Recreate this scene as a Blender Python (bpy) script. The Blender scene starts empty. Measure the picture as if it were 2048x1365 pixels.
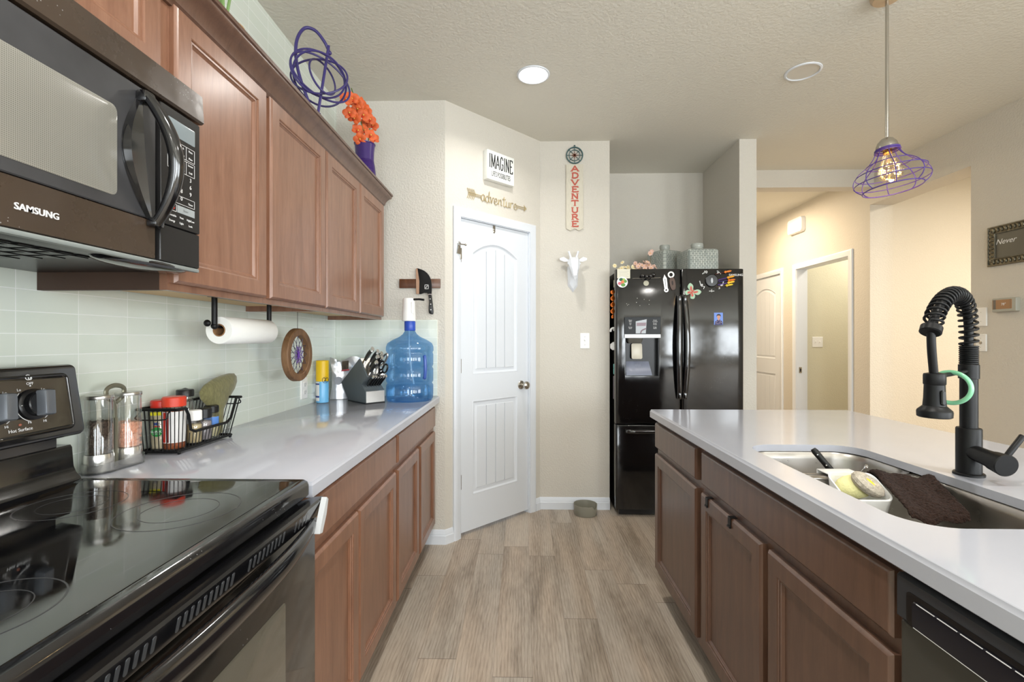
import bpy, bmesh, math, random
from mathutils import Matrix, Vector
random.seed(7)
C = bpy.context.scene.collection
SC = bpy.context.scene
R2 = math.sqrt(0.5)

# ---------------------------------------------------------------- camera, exposure, lights
cam_d = bpy.data.cameras.new('camera'); cam = bpy.data.objects.new('camera', cam_d); C.objects.link(cam)
cam.location = (0, 0, 1.26)
cam.rotation_euler = (math.radians(90), 0, math.atan(21 / 933))
cam_d.sensor_width = 36; cam_d.lens = 933 / 2048 * 36
cam_d.shift_y = -2.5 / 2048
cam_d.clip_start = 0.02
SC.camera = cam
SC.view_settings.view_transform = 'Standard'; SC.view_settings.look = 'None'
SC.view_settings.gamma = 1; SC.view_settings.use_curve_mapping = False
SC.view_settings.exposure = 0.29

wd = bpy.data.worlds.new('world'); SC.world = wd; wd.use_nodes = True
wd.node_tree.nodes['Background'].inputs[0].default_value = (0.8, 0.9, 1, 1)
wd.node_tree.nodes['Background'].inputs[1].default_value = 0.6

def area(name, loc, rot, sx, sy, power, col=(1, 1, 1), shape='RECTANGLE', spread=180):
    l = bpy.data.lights.new(name, 'AREA'); l.shape = shape; l.size = sx; l.size_y = sy
    l.energy = power; l.color = col; l.spread = math.radians(spread)
    o = bpy.data.objects.new(name, l); C.objects.link(o); o.location = loc; o.rotation_euler = rot
    return o
DAY = (0.90, 0.96, 1.0); WARM = (1.0, 0.80, 0.56); LED = (1.0, 0.97, 0.92)
# daylight entering through the windows behind the camera
for i, (x0, x1) in enumerate(((-0.55, 0.55), (1.5, 2.4), (3.1, 4.0), (4.9, 6.0))):
    area('window_daylight', ((x0 + x1) / 2, -3.93, 1.45), (math.radians(90), 0, 0), x1 - x0, 1.7, (48, 72, 72, 80)[i], DAY)
area('window_daylight', (6.42, -1.6, 1.35), (math.radians(90), 0, math.radians(90)), 2.2, 2.0, 140, DAY)
# the lit recessed ceiling lamp, then unseen ones added as fill light
for x, y, p in ((0.06, 2.605, 6.5), (0.06, 0.55, 13), (0.06, -1.5, 12), (1.55, -1.2, 12), (3.4, -1.5, 16), (1.55, 0.55, 10)):
    area('ceiling_lamp_and_fill_light', (x, y, 2.715), (0, 0, 0), 0.13, 0.13, p, LED, 'DISK', 150)
# warm lamps of the hallway and the passage
area('hall_lamp_light', (2.3, 5.2, 2.70), (0, 0, 0), 0.3, 0.3, 32, WARM, 'DISK')
area('passage_lamp_light', (4.1, 2.5, 2.70), (0, 0, 0), 0.4, 0.4, 76, (1.0, .89, .73), 'DISK')
area('bath_lamp_light', (3.8, 4.7, 2.60), (0, 0, 0), 0.3, 0.3, 12, (1, .93, .8), 'DISK')

# ---------------------------------------------------------------- helpers
OFF = {}
def S(r, g, b):
    f = lambda v: (v / 255 / 12.92) if v / 255 <= .04045 else ((v / 255 + .055) / 1.055) ** 2.4
    return (f(r), f(g), f(b), 1)

def FR(o, u, v):
    u = Vector(u).normalized(); v = Vector(v).normalized(); w = u.cross(v)
    m = Matrix.Identity(4)
    for i in range(3):
        m[i][0] = u[i]; m[i][1] = v[i]; m[i][2] = w[i]; m[i][3] = o[i]
    return m
I4 = Matrix.Identity(4)

def cr(pts, n=6, closed=False):
    """smooth curve through points"""
    P = [Vector(p) for p in pts]; out = []; N = len(P)
    rng = range(N) if closed else range(N - 1)
    for i in rng:
        if closed: a, b, c, d = P[(i - 1) % N], P[i], P[(i + 1) % N], P[(i + 2) % N]
        else: a, b, c, d = P[max(i - 1, 0)], P[i], P[i + 1], P[min(i + 2, N - 1)]
        for k in range(n):
            t = k / n
            out.append(0.5 * ((2 * b) + (c - a) * t + (2 * a - 5 * b + 4 * c - d) * t * t + (3 * b - a - 3 * c + d) * t ** 3))
    if not closed: out.append(P[-1])
    return out

def rrect(w, h, r, seg=5, cx=0, cy=0):
    r = max(min(r, w / 2 - 1e-5, h / 2 - 1e-5), 1e-5); out = []
    for (sx, sy, a0) in ((1, -1, -90), (1, 1, 0), (-1, 1, 90), (-1, -1, 180)):
        for k in range(seg + 1):
            a = math.radians(a0 + 90 * k / seg)
            out.append((cx + sx * (w / 2 - r) + r * math.cos(a), cy + sy * (h / 2 - r) + r * math.sin(a)))
    return out

class MB:
    def __init__(s): s.v = []; s.f = []; s.m = []; s.mi = 0
    def add(s, vs, fs, mi=None):
        b = len(s.v); s.v += [Vector(p) for p in vs]
        s.f += [[i + b for i in f] for f in fs]; s.m += [s.mi if mi is None else mi] * len(fs)
        return s
    def frombm(s, bm):
        bm.verts.index_update(); s.add([v.co.copy() for v in bm.verts], [[v.index for v in f.verts] for f in bm.faces]); bm.free(); return s
    def box(s, x0, x1, y0, y1, z0, z1, bev=0, seg=2, fr=None):
        bm = bmesh.new(); bmesh.ops.create_cube(bm, size=1)
        for v in bm.verts:
            v.co = Vector((x0 + (v.co.x + .5) * (x1 - x0), y0 + (v.co.y + .5) * (y1 - y0), z0 + (v.co.z + .5) * (z1 - z0)))
        if bev: bmesh.ops.bevel(bm, geom=bm.edges[:], offset=bev, segments=seg, profile=.5, affect='EDGES')
        if fr is not None: bm.transform(fr)
        return s.frombm(bm)
    def loft(s, rings, cap0=True, cap1=True, closed=False):
        n = len(rings[0]); vs = [p for r in rings for p in r]; fs = []
        K = len(rings)
        for k in range(K if closed else K - 1):
            a = k * n; b = ((k + 1) % K) * n
            for i in range(n): fs.append([a + i, a + (i + 1) % n, b + (i + 1) % n, b + i])
        if not closed:
            if cap0: fs.append(list(range(n))[::-1])
            if cap1: fs.append([(K - 1) * n + i for i in range(n)])
        return s.add(vs, fs)
    def prism(s, poly, w0, w1, fr=I4, bev=0):
        """polygon in the frame's u,v, extruded along w"""
        bm = bmesh.new()
        a = [bm.verts.new((p[0], p[1], w0)) for p in poly]; b = [bm.verts.new((p[0], p[1], w1)) for p in poly]
        n = len(poly); bm.faces.new(a[::-1]); bm.faces.new(b)
        for i in range(n): bm.faces.new((a[i], a[(i + 1) % n], b[(i + 1) % n], b[i]))
        if bev: bmesh.ops.bevel(bm, geom=bm.edges[:], offset=bev, segments=2, profile=.5, affect='EDGES')
        bm.transform(fr); return s.frombm(bm)
    def slab(s, fr, w, h, r, prof, cx=0, cy=0, seg=5):
        """rounded rectangle lofted through (inset, height) pairs in a frame"""
        rings = []
        for ins, d in prof:
            rings.append([fr @ Vector((x, y, d)) for x, y in rrect(w - 2 * ins, h - 2 * ins, max(r - ins, .0002), seg, cx, cy)])
        return s.loft(rings)
    def lathe(s, prof, c=(0, 0, 0), seg=32, fr=None, cap0=True, cap1=True):
        m = (Matrix.Translation(c) if fr is None else fr); rings = []
        for r, z in prof:
            r = max(r, 1e-5)
            rings.append([m @ Vector((r * math.cos(2 * math.pi * k / seg), r * math.sin(2 * math.pi * k / seg), z)) for k in range(seg)])
        return s.loft(rings, cap0, cap1)
    def tube(s, pts, r, seg=10, closed=False, flat=1.0, up=None):
        P = [Vector(p) for p in pts]; N = len(P); rings = []
        T = []
        for i in range(N):
            if closed: t = P[(i + 1) % N] - P[(i - 1) % N]
            else: t = P[min(i + 1, N - 1)] - P[max(i - 1, 0)]
            T.append(t.normalized())
        n = Vector(up) if up else (Vector((0, 0, 1)) if abs(T[0].z) < .9 else Vector((1, 0, 0)))
        n = (n - T[0] * n.dot(T[0])).normalized()
        for i in range(N):
            if up: n = Vector(up)
            n = (n - T[i] * n.dot(T[i])).normalized(); b = T[i].cross(n)
            rr = r[i] if isinstance(r, (list, tuple)) else r
            rings.append([P[i] + n * (rr * math.cos(2 * math.pi * k / seg)) + b * (rr * flat * math.sin(2 * math.pi * k / seg)) for k in range(seg)])
        return s.loft(rings, closed=closed)
    def cyl(s, p0, p1, r0, r1=None, seg=20):
        return s.tube([p0, p1], [r0, r0 if r1 is None else r1], seg)
    def ell(s, c, rx, ry=None, rz=None, seg=16, fr=None):
        ry = rx if ry is None else ry; rz = rx if rz is None else rz
        bm = bmesh.new(); bmesh.ops.create_uvsphere(bm, u_segments=seg, v_segments=max(6, seg // 2), radius=1)
        for v in bm.verts: v.co = Vector((v.co.x * rx + c[0], v.co.y * ry + c[1], v.co.z * rz + c[2]))
        if fr is not None: bm.transform(fr)
        return s.frombm(bm)
    def ring(s, c, R, r, fr=I4, seg=40, ts=10, a0=0, a1=360, sx=1, sy=1):
        full = abs(a1 - a0) >= 360
        n = seg if full else seg + 1
        pts = [fr @ (Vector(c) + Vector((R * sx * math.cos(math.radians(a0 + (a1 - a0) * k / seg)), R * sy * math.sin(math.radians(a0 + (a1 - a0) * k / seg)), 0))) for k in range(n)]
        return s.tube(pts, r, ts, closed=full)
    def flatring(s, R0, R1, w0, w1, fr=I4, seg=48, c=(0, 0)):
        rings = []
        for r, w in ((R0, w0), (R0, w1), (R1, w1), (R1, w0)):
            rings.append([fr @ Vector((c[0] + r * math.cos(2 * math.pi * k / seg), c[1] + r * math.sin(2 * math.pi * k / seg), w)) for k in range(seg)])
        return s.loft(rings, closed=True)
    def text(s, txt, fr, size, ext=.0004, align='CENTER', cond=1.0, bold=0.0, shear=0):
        cu = bpy.data.curves.new('t', 'FONT'); cu.body = txt; cu.size = size; cu.extrude = ext
        cu.align_x = align; cu.align_y = 'CENTER'; cu.resolution_u = 3; cu.offset = bold * size; cu.shear = shear
        ob = bpy.data.objects.new('t', cu); me = bpy.data.meshes.new_from_object(ob)
        s.add([fr @ Vector((v.co.x * cond, v.co.y, v.co.z + ext)) for v in me.vertices], [list(p.vertices) for p in me.polygons])
        bpy.data.objects.remove(ob); bpy.data.meshes.remove(me); bpy.data.curves.remove(cu); return s
    def stroke(s, pts, fr, w, d0=0, d1=.001):
        """flat ribbon letter stroke"""
        for a, b in zip(pts, pts[1:]):
            a = Vector(a).to_2d(); b = Vector(b).to_2d(); t = (b - a).normalized() * (w * .35); n = Vector((-t.y, t.x)).normalized() * (w / 2)
            s.k = getattr(s, 'k', 0) + 1; dd = d1 + (s.k % 11) * .00005
            s.prism([a - t * .5 - n, b + t * .5 - n, b + t * .5 + n, a - t * .5 + n], d0, dd, fr)
        return s
    def build(s, name, mats, parent=None, smooth=True, angle=38, loc=None):
        me = bpy.data.meshes.new(name)
        off = Vector(loc) if loc is not None else (OFF.get(parent.name, Vector()) if parent else Vector())
        me.from_pydata([v - off for v in s.v], [], s.f)
        if not isinstance(mats, (list, tuple)): mats = [mats]
        for m in mats: me.materials.append(m)
        if len(mats) > 1: me.polygons.foreach_set('material_index', s.m)
        bm = bmesh.new(); bm.from_mesh(me); bmesh.ops.recalc_face_normals(bm, faces=bm.faces); bm.to_mesh(me); bm.free()
        if smooth:
            me.polygons.foreach_set('use_smooth', [True] * len(me.polygons)); me.set_sharp_from_angle(angle=math.radians(angle))
        me.update()
        o = bpy.data.objects.new(name, me); C.objects.link(o)
        if parent: o.parent = parent; OFF[o.name] = off
        elif loc is not None: o.location = loc; OFF[o.name] = off
        return o

def tag(o, label, cat, group=None):
    o['label'] = label; o['category'] = cat
    if group: o['group'] = group
    return o
def thing(name, label, cat, loc, group=None, rot=None, local=False):
    o = bpy.data.objects.new(name, None); C.objects.link(o); o.location = loc; o.empty_display_size = .05
    if rot is not None: o.rotation_euler = rot
    OFF[o.name] = Vector() if local else Vector(loc)
    return tag(o, label, cat, group)
def struct(o):
    o['kind'] = 'structure'; return o
def copy_tree(o, parent=None):
    c = o.copy(); C.objects.link(c)
    if parent: c.parent = parent
    for ch in list(o.children): copy_tree(ch, c)
    return c

# ---------------------------------------------------------------- materials
def nodes(name):
    m = bpy.data.materials.new(name); m.use_nodes = True
    nt = m.node_tree; return m, nt, nt.nodes['Principled BSDF']
def N(nt, t, **kw):
    n = nt.nodes.new(t)
    for k, v in kw.items():
        if k in n.inputs: n.inputs[k].default_value = v
        else: setattr(n, k, v)
    return n
def coords(nt, scale=(1, 1, 1), world=False):
    if world:
        tc = N(nt, 'ShaderNodeNewGeometry'); out = tc.outputs['Position']
    else:
        tc = N(nt, 'ShaderNodeTexCoord'); out = tc.outputs['Object']
    mp = N(nt, 'ShaderNodeMapping'); mp.inputs['Scale'].default_value = scale
    nt.links.new(out, mp.inputs['Vector']); return mp.outputs[0]
def ramp(nt, fac, stops):
    r = N(nt, 'ShaderNodeValToRGB'); e = r.color_ramp.elements
    while len(e) < len(stops): e.new(.5)
    for el, (p, c) in zip(e, stops): el.position = p; el.color = c
    nt.links.new(fac, r.inputs[0]); return r.outputs[0]

def mat(name, col, rough=.5, metal=0, spec=.5, var=0, vs=8, bump=0, bs=200, coat=0, rvar=0, emit=None, es=0, trans=0, ior=1.45, specks=0, sheen=0, vscale=None, world=False):
    m, nt, b = nodes(name)
    b.inputs['Base Color'].default_value = col; b.inputs['Roughness'].default_value = rough
    b.inputs['Metallic'].default_value = metal; b.inputs['Specular IOR Level'].default_value = spec
    b.inputs['Coat Weight'].default_value = coat; b.inputs['Coat Roughness'].default_value = .1
    b.inputs['Transmission Weight'].default_value = trans; b.inputs['IOR'].default_value = ior
    b.inputs['Sheen Weight'].default_value = sheen
    if emit: b.inputs['Emission Color'].default_value = emit; b.inputs['Emission Strength'].default_value = es
    v = coords(nt, world=world); col_out = None
    if var:
        vv = coords(nt, vscale, world) if vscale else v
        n = N(nt, 'ShaderNodeTexNoise', Scale=vs, Detail=5); nt.links.new(vv, n.inputs['Vector'])
        d = lambda k: tuple(min(1, c * k) for c in col[:3]) + (1,)
        col_out = ramp(nt, n.outputs[0], ((.3, d(1 - var)), (.7, d(1 + var))))
    if specks:
        n = N(nt, 'ShaderNodeTexVoronoi', Scale=130); nt.links.new(v, n.inputs['Vector'])
        n2 = N(nt, 'ShaderNodeTexNoise', Scale=7, Detail=6, Roughness=.7); nt.links.new(v, n2.inputs['Vector'])
        a = N(nt, 'ShaderNodeMath', operation='LESS_THAN'); nt.links.new(n.outputs['Distance'], a.inputs[0]); a.inputs[1].default_value = .13
        c = N(nt, 'ShaderNodeMath', operation='GREATER_THAN'); nt.links.new(n2.outputs[0], c.inputs[0]); c.inputs[1].default_value = .60
        mu = N(nt, 'ShaderNodeMath', operation='MULTIPLY'); nt.links.new(a.outputs[0], mu.inputs[0]); nt.links.new(c.outputs[0], mu.inputs[1])
        mu2 = N(nt, 'ShaderNodeMath', operation='MULTIPLY'); nt.links.new(mu.outputs[0], mu2.inputs[0]); mu2.inputs[1].default_value = specks
        mx = N(nt, 'ShaderNodeMix', data_type='RGBA'); nt.links.new(mu2.outputs[0], mx.inputs[0])
        if col_out: nt.links.new(col_out, mx.inputs[6])
        else: mx.inputs[6].default_value = col
        mx.inputs[7].default_value = (.5, .5, .5, 1); col_out = mx.outputs[2]
    if col_out: nt.links.new(col_out, b.inputs['Base Color'])
    if rvar:
        n = N(nt, 'ShaderNodeTexNoise', Scale=9, Detail=7, Roughness=.65); nt.links.new(v, n.inputs['Vector'])
        mr = N(nt, 'ShaderNodeMapRange'); nt.links.new(n.outputs[0], mr.inputs[0])
        mr.inputs[1].default_value = .4; mr.inputs[2].default_value = .75; mr.inputs[3].default_value = rough; mr.inputs[4].default_value = rough + rvar
        nt.links.new(mr.outputs[0], b.inputs['Roughness'])
    if bump:
        n = N(nt, 'ShaderNodeTexNoise', Scale=bs, Detail=3); nt.links.new(v, n.inputs['Vector'])
        bp = N(nt, 'ShaderNodeBump', Strength=bump, Distance=.004); nt.links.new(n.outputs[0], bp.inputs['Height'])
        nt.links.new(bp.outputs[0], b.inputs['Normal'])
    return m

def thin_glass(name, col, gloss=.08, rough=.02, dens=None):
    """thin clear or tinted wall: tinted see-through with a fresnel shine"""
    m = bpy.data.materials.new(name); m.use_nodes = True; nt = m.node_tree; nt.nodes.clear()
    out = N(nt, 'ShaderNodeOutputMaterial'); t = N(nt, 'ShaderNodeBsdfTransparent'); t.inputs[0].default_value = col
    g = N(nt, 'ShaderNodeBsdfGlossy'); g.inputs['Roughness'].default_value = rough; g.inputs[0].default_value = (1, 1, 1, 1)
    lw = N(nt, 'ShaderNodeLayerWeight', Blend=.35)
    mr = N(nt, 'ShaderNodeMapRange'); nt.links.new(lw.outputs['Fresnel'], mr.inputs[0]); mr.inputs[3].default_value = gloss; mr.inputs[4].default_value = .42
    mx = N(nt, 'ShaderNodeMixShader'); nt.links.new(mr.outputs[0], mx.inputs[0])
    nt.links.new(t.outputs[0], mx.inputs[1]); nt.links.new(g.outputs[0], mx.inputs[2])
    if dens:
        d = N(nt, 'ShaderNodeBsdfTranslucent'); d.inputs[0].default_value = dens
        m2 = N(nt, 'ShaderNodeMixShader'); m2.inputs[0].default_value = .30
        nt.links.new(mx.outputs[0], m2.inputs[1]); nt.links.new(d.outputs[0], m2.inputs[2]); nt.links.new(m2.outputs[0], out.inputs[0])
    else: nt.links.new(mx.outputs[0], out.inputs[0])
    return m

def paint(name, col, bump, bs):
    m, nt, b = nodes(name); b.inputs['Base Color'].default_value = col; b.inputs['Roughness'].default_value = .75
    v = coords(nt, world=True)
    n = N(nt, 'ShaderNodeTexNoise', Scale=bs, Detail=3, Roughness=.55); nt.links.new(v, n.inputs['Vector'])
    h = ramp(nt, n.outputs[0], ((.38, (0, 0, 0, 1)), (.62, (1, 1, 1, 1))))
    bp = N(nt, 'ShaderNodeBump', Strength=bump, Distance=.004); nt.links.new(h, bp.inputs['Height'])
    nt.links.new(bp.outputs[0], b.inputs['Normal']); return m

def tile_mat(name, uax, u0, z0):
    m, nt, b = nodes(name); b.inputs['Roughness'].default_value = .07
    g = N(nt, 'ShaderNodeNewGeometry'); sx = N(nt, 'ShaderNodeSeparateXYZ'); nt.links.new(g.outputs['Position'], sx.inputs[0])
    def sub(o, k):
        a = N(nt, 'ShaderNodeMath', operation='SUBTRACT'); nt.links.new(o, a.inputs[0]); a.inputs[1].default_value = k; return a.outputs[0]
    cb = N(nt, 'ShaderNodeCombineXYZ'); nt.links.new(sub(sx.outputs[uax], u0 - 20 * .1508), cb.inputs[0]); nt.links.new(sub(sx.outputs[2], z0), cb.inputs[1])
    br = N(nt, 'ShaderNodeTexBrick', offset=0.0, squash=1.0); nt.links.new(cb.outputs[0], br.inputs['Vector'])
    for k, v in (('Scale', 1), ('Mortar Size', .0011), ('Mortar Smooth', .15), ('Brick Width', .1508), ('Row Height', .0515), ('Bias', 0)): br.inputs[k].default_value = v
    br.inputs['Color1'].default_value = S(215, 223, 212); br.inputs['Color2'].default_value = S(221, 227, 218); br.inputs['Mortar'].default_value = S(236, 240, 236)
    nt.links.new(br.outputs[0], b.inputs['Base Color'])
    mr = N(nt, 'ShaderNodeMapRange'); nt.links.new(br.outputs['Fac'], mr.inputs[0]); mr.inputs[3].default_value = .10; mr.inputs[4].default_value = .7
    nt.links.new(mr.outputs[0], b.inputs['Roughness'])
    iv = N(nt, 'ShaderNodeMath', operation='SUBTRACT'); iv.inputs[0].default_value = 1; nt.links.new(br.outputs['Fac'], iv.inputs[1])
    bp = N(nt, 'ShaderNodeBump', Strength=.35, Distance=.002); nt.links.new(iv.outputs[0], bp.inputs['Height']); nt.links.new(bp.outputs[0], b.inputs['Normal'])
    return m

def wood(name, c_dark, c_light, rough=.32, coat=.25, axis='z'):
    m, nt, b = nodes(name)
    sc = {'z': (9, 9, 1.1), 'y': (9, 1.1, 9)}[axis]
    v = coords(nt, sc)
    n = N(nt, 'ShaderNodeTexNoise', Scale=3.2, Detail=7, Roughness=.6, Distortion=.6); nt.links.new(v, n.inputs['Vector'])
    v2 = coords(nt, tuple(k * 6 for k in sc)); n2 = N(nt, 'ShaderNodeTexNoise', Scale=4, Detail=3); nt.links.new(v2, n2.inputs['Vector'])
    ad = N(nt, 'ShaderNodeMath', operation='MULTIPLY_ADD'); nt.links.new(n2.outputs[0], ad.inputs[0]); ad.inputs[1].default_value = .25; nt.links.new(n.outputs[0], ad.inputs[2])
    c = ramp(nt, ad.outputs[0], ((.42, c_dark), (.8, c_light))); nt.links.new(c, b.inputs['Base Color'])
    b.inputs['Roughness'].default_value = rough; b.inputs['Coat Weight'].default_value = coat; b.inputs['Coat Roughness'].default_value = .22
    bp = N(nt, 'ShaderNodeBump', Strength=.06, Distance=.001); nt.links.new(n2.outputs[0], bp.inputs['Height']); nt.links.new(bp.outputs[0], b.inputs['Normal'])
    return m

def floor_mat():
    m, nt, b = nodes('plank_floor'); L = nt.links.new
    g = N(nt, 'ShaderNodeNewGeometry'); sx = N(nt, 'ShaderNodeSeparateXYZ'); L(g.outputs['Position'], sx.inputs[0])
    def mth(op, a, bb=None, c=None):
        n = N(nt, 'ShaderNodeMath', operation=op)
        for i, q in enumerate((a, bb, c)):
            if q is None: continue
            if isinstance(q, (int, float)): n.inputs[i].default_value = q
            else: L(q, n.inputs[i])
        return n.outputs[0]
    W, LN = .150, 1.10
    xs = mth('DIVIDE', mth('ADD', sx.outputs[0], 10.012), W); row = mth('FLOOR', xs); fx = mth('FRACT', xs)
    wn = N(nt, 'ShaderNodeTexWhiteNoise', noise_dimensions='1D'); L(row, wn.inputs['W'])
    ys = mth('ADD', mth('DIVIDE', sx.outputs[1], LN), mth('MULTIPLY', wn.outputs['Value'], 7.3)); col = mth('FLOOR', ys); fy = mth('FRACT', ys)
    cb = N(nt, 'ShaderNodeCombineXYZ'); L(row, cb.inputs[0]); L(col, cb.inputs[1])
    w2 = N(nt, 'ShaderNodeTexWhiteNoise', noise_dimensions='3D'); L(cb.outputs[0], w2.inputs['Vector'])
    # grain
    co = N(nt, 'ShaderNodeCombineXYZ'); L(mth('MULTIPLY', sx.outputs[0], 9), co.inputs[0]); L(mth('MULTIPLY', sx.outputs[1], 1.5), co.inputs[1]); L(mth('MULTIPLY', w2.outputs['Value'], 60), co.inputs[2])
    n1 = N(nt, 'ShaderNodeTexNoise', Scale=1.6, Detail=8, Roughness=.64, Distortion=2.0); L(co.outputs[0], n1.inputs['Vector'])
    co3 = N(nt, 'ShaderNodeCombineXYZ'); L(mth('MULTIPLY', sx.outputs[0], 5), co3.inputs[0]); L(mth('MULTIPLY', sx.outputs[1], .8), co3.inputs[1]); L(mth('MULTIPLY', w2.outputs['Value'], 90), co3.inputs[2])
    n0 = N(nt, 'ShaderNodeTexNoise', Scale=1.5, Detail=3, Roughness=.55, Distortion=.8); L(co3.outputs[0], n0.inputs['Vector'])
    wv = N(nt, 'ShaderNodeTexWave', wave_type='BANDS', bands_direction='X', Scale=4.5, Distortion=11, Detail=2.5); wv.inputs['Detail Scale'].default_value = .55; wv.inputs['Detail Roughness'].default_value = .6
    L(co3.outputs[0], wv.inputs['Vector'])
    co2 = N(nt, 'ShaderNodeCombineXYZ'); L(mth('MULTIPLY', sx.outputs[0], 210), co2.inputs[0]); L(mth('MULTIPLY', sx.outputs[1], 11), co2.inputs[1])
    n2 = N(nt, 'ShaderNodeTexNoise', Scale=1.4, Detail=3); L(co2.outputs[0], n2.inputs['Vector'])
    lines = mth('POWER', wv.outputs['Fac'], 2.5)
    f = mth('ADD', mth('MULTIPLY', n0.outputs[0], .50), mth('ADD', mth('MULTIPLY', n1.outputs[0], .18), mth('MULTIPLY', n2.outputs[0], .32)))
    f = mth('SUBTRACT', f, mth('MULTIPLY', mth('MULTIPLY', lines, n1.outputs[0]), .15))
    f = mth('ADD', f, mth('MULTIPLY', mth('SUBTRACT', w2.outputs['Value'], .5), .10))
    c = ramp(nt, f, ((.24, S(104, 91, 79)), (.38, S(148, 134, 119)), (.50, S(177, 163, 148)), (.64, S(198, 185, 169))))
    hue = N(nt, 'ShaderNodeTexNoise', Scale=1.1, Detail=2); L(co3.outputs[0], hue.inputs['Vector'])
    tint = ramp(nt, hue.outputs[0], ((.35, (.93, .97, 1.0, 1)), (.65, (1.0, .965, .93, 1))))
    mt = N(nt, 'ShaderNodeMix', data_type='RGBA', blend_type='MULTIPLY'); mt.inputs[0].default_value = 1; L(c, mt.inputs[6]); L(tint, mt.inputs[7]); c = mt.outputs[2]
    # joints
    ex = mth('LESS_THAN', mth('MINIMUM', fx, mth('SUBTRACT', 1, fx)), .006); ey = mth('LESS_THAN', mth('MINIMUM', fy, mth('SUBTRACT', 1, fy)), .0011)
    e = mth('MAXIMUM', mth('MULTIPLY', ex, .35), mth('MULTIPLY', ey, .8))
    mx = N(nt, 'ShaderNodeMix', data_type='RGBA'); L(e, mx.inputs[0]); L(c, mx.inputs[6]); mx.inputs[7].default_value = S(74, 60, 48)
    L(mx.outputs[2], b.inputs['Base Color']); b.inputs['Roughness'].default_value = .42
    bp = N(nt, 'ShaderNodeBump', Strength=.12, Distance=.001); L(f, bp.inputs['Height']); L(bp.outputs[0], b.inputs['Normal'])
    return m

WALL = paint('wall_paint', S(208, 203, 193), .28, 95)
WALLF = paint('wall_paint_coarse', S(208, 203, 193), .33, 85)
CEIL = paint('ceiling_paint', S(220, 217, 206), .26, 62)
WHITE = mat('white_trim_paint', S(222, 227, 234), .35)
FLOOR = floor_mat()
TILE_L = tile_mat('green_glass_tile_side', 1, 1.188, .914)
TILE_E = tile_mat('green_glass_tile_end', 0, -1.124, .914)
WOODU = wood('cherry_cabinet_wood', S(118, 80, 60), S(142, 102, 80))
WOODL = wood('cherry_cabinet_wood_base', S(114, 77, 57), S(138, 98, 76))
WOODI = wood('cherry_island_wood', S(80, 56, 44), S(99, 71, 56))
WOODC = wood('dark_crown_wood', S(82, 57, 45), S(102, 74, 60))
BIRCH = mat('birch_ply', S(214, 182, 135), .55, var=.06, vscale=(3, 30, 3))
DARKWD = mat('dark_laminate', S(62, 44, 34), .5, var=.1)
QUARTZ = mat('grey_quartz', S(176, 178, 187), .10, var=.03, vs=3, coat=.15)
BLK = mat('black_gloss', S(16, 16, 18), .07, rvar=.18, specks=.25, ior=1.8)
BLKF = mat('black_fridge_gloss', S(12, 12, 13), .08, rvar=.09, specks=.3, ior=1.65)
BLKS = mat('black_satin', S(22, 22, 24), .3, specks=.25)
BLKM = mat('matte_black_metal', S(15, 15, 16), .42, spec=.3)
BLKP = mat('black_plastic', S(20, 20, 21), .35)
GLASSTOP = mat('black_glass_cooktop', S(9, 9, 10), .03, rvar=.13, ior=2.5)
GLASSDK = mat('dark_oven_glass', S(24, 23, 21), .06, rvar=.12, specks=.3, ior=1.9)
STEEL = mat('brushed_steel', S(200, 198, 194), .27, metal=1, rvar=.12, vscale=(2, 60, 2))
CHROME = mat('chrome', S(225, 226, 228), .08, metal=1)
NICKEL = mat('satin_nickel', S(190, 186, 178), .25, metal=1)
BRASS = mat('brass', S(200, 160, 90), .25, metal=1)
PLAST = mat('white_plastic', S(238, 238, 236), .35)
INK = mat('black_ink', S(28, 28, 30), .6)
WINK = mat('white_ink', S(225, 225, 225), .5)
GINK = mat('grey_ink', S(160, 162, 165), .5)
RED = mat('red_plastic', S(196, 46, 32), .35)
PURPLE = mat('purple_paint', S(74, 52, 132), .35)
CLEAR = thin_glass('clear_glass', (.96, .97, .97, 1))

# ---------------------------------------------------------------- room shell
H = 2.74
struct(MB().box(-1.4, 6.7, -4.2, 7.4, -.1, 0).build('floor', FLOOR))
struct(MB().box(-1.4, 6.7, -4.2, 7.4, H, H + .1).build('ceiling', CEIL))
struct(MB().box(-1.30, -1.155, -4.1, 3.0, 0, H).build('wall_left', TILE_L))
m = MB().box(-1.155, -.478, 2.87, 3.0, 0, H)
struct(m.build('wall_end', WALLF))
m = MB().box(-1.155, -.5245, 2.862, 2.872, .914, 1.383, .0015, 1)
struct(m.build('trim_1', TILE_E))
DG = FR((-.478, 2.87, 0), (R2, R2, 0), (0, 0, 1))           # the slanted pantry wall: u along it, w into the room
m = MB()
m.box(0, .116, 0, H, -.12, 0, fr=DG); m.box(.747, .858, 0, H, -.12, 0, fr=DG); m.box(.116, .747, 2.042, H, -.12, 0, fr=DG)
struct(m.build('wall_pantry', WALL))
struct(MB().box(.129, .647, 3.482, 3.60, 0, H).build('wall_back', WALL))
struct(MB().box(.55, .647, 3.60, 4.17, 0, H).build('wall_alcove_left', WALL))
struct(MB().box(.55, 1.70, 4.17, 4.27, 0, H).build('wall_alcove_back', WALL))
struct(MB().box(1.598, 1.723, 3.475, 4.17, 0, H).build('wall_alcove_right', WALL))
struct(MB().box(1.60, 1.723, 4.27, 7.2, 0, H).build('wall_hall_left', WALL))
struct(MB().box(1.723, 3.05, 4.117, 4.24, 2.588, H).build('wall_header', WALL))
struct(MB().box(1.60, 3.2, 7.2, 7.3, 0, H).build('wall_hall_end', WALL))
m = MB()
m.box(3.05, 3.25, .9, 3.243, 0, H); m.box(3.05, 3.25, 3.243, 4.165, 2.445, H)
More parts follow.
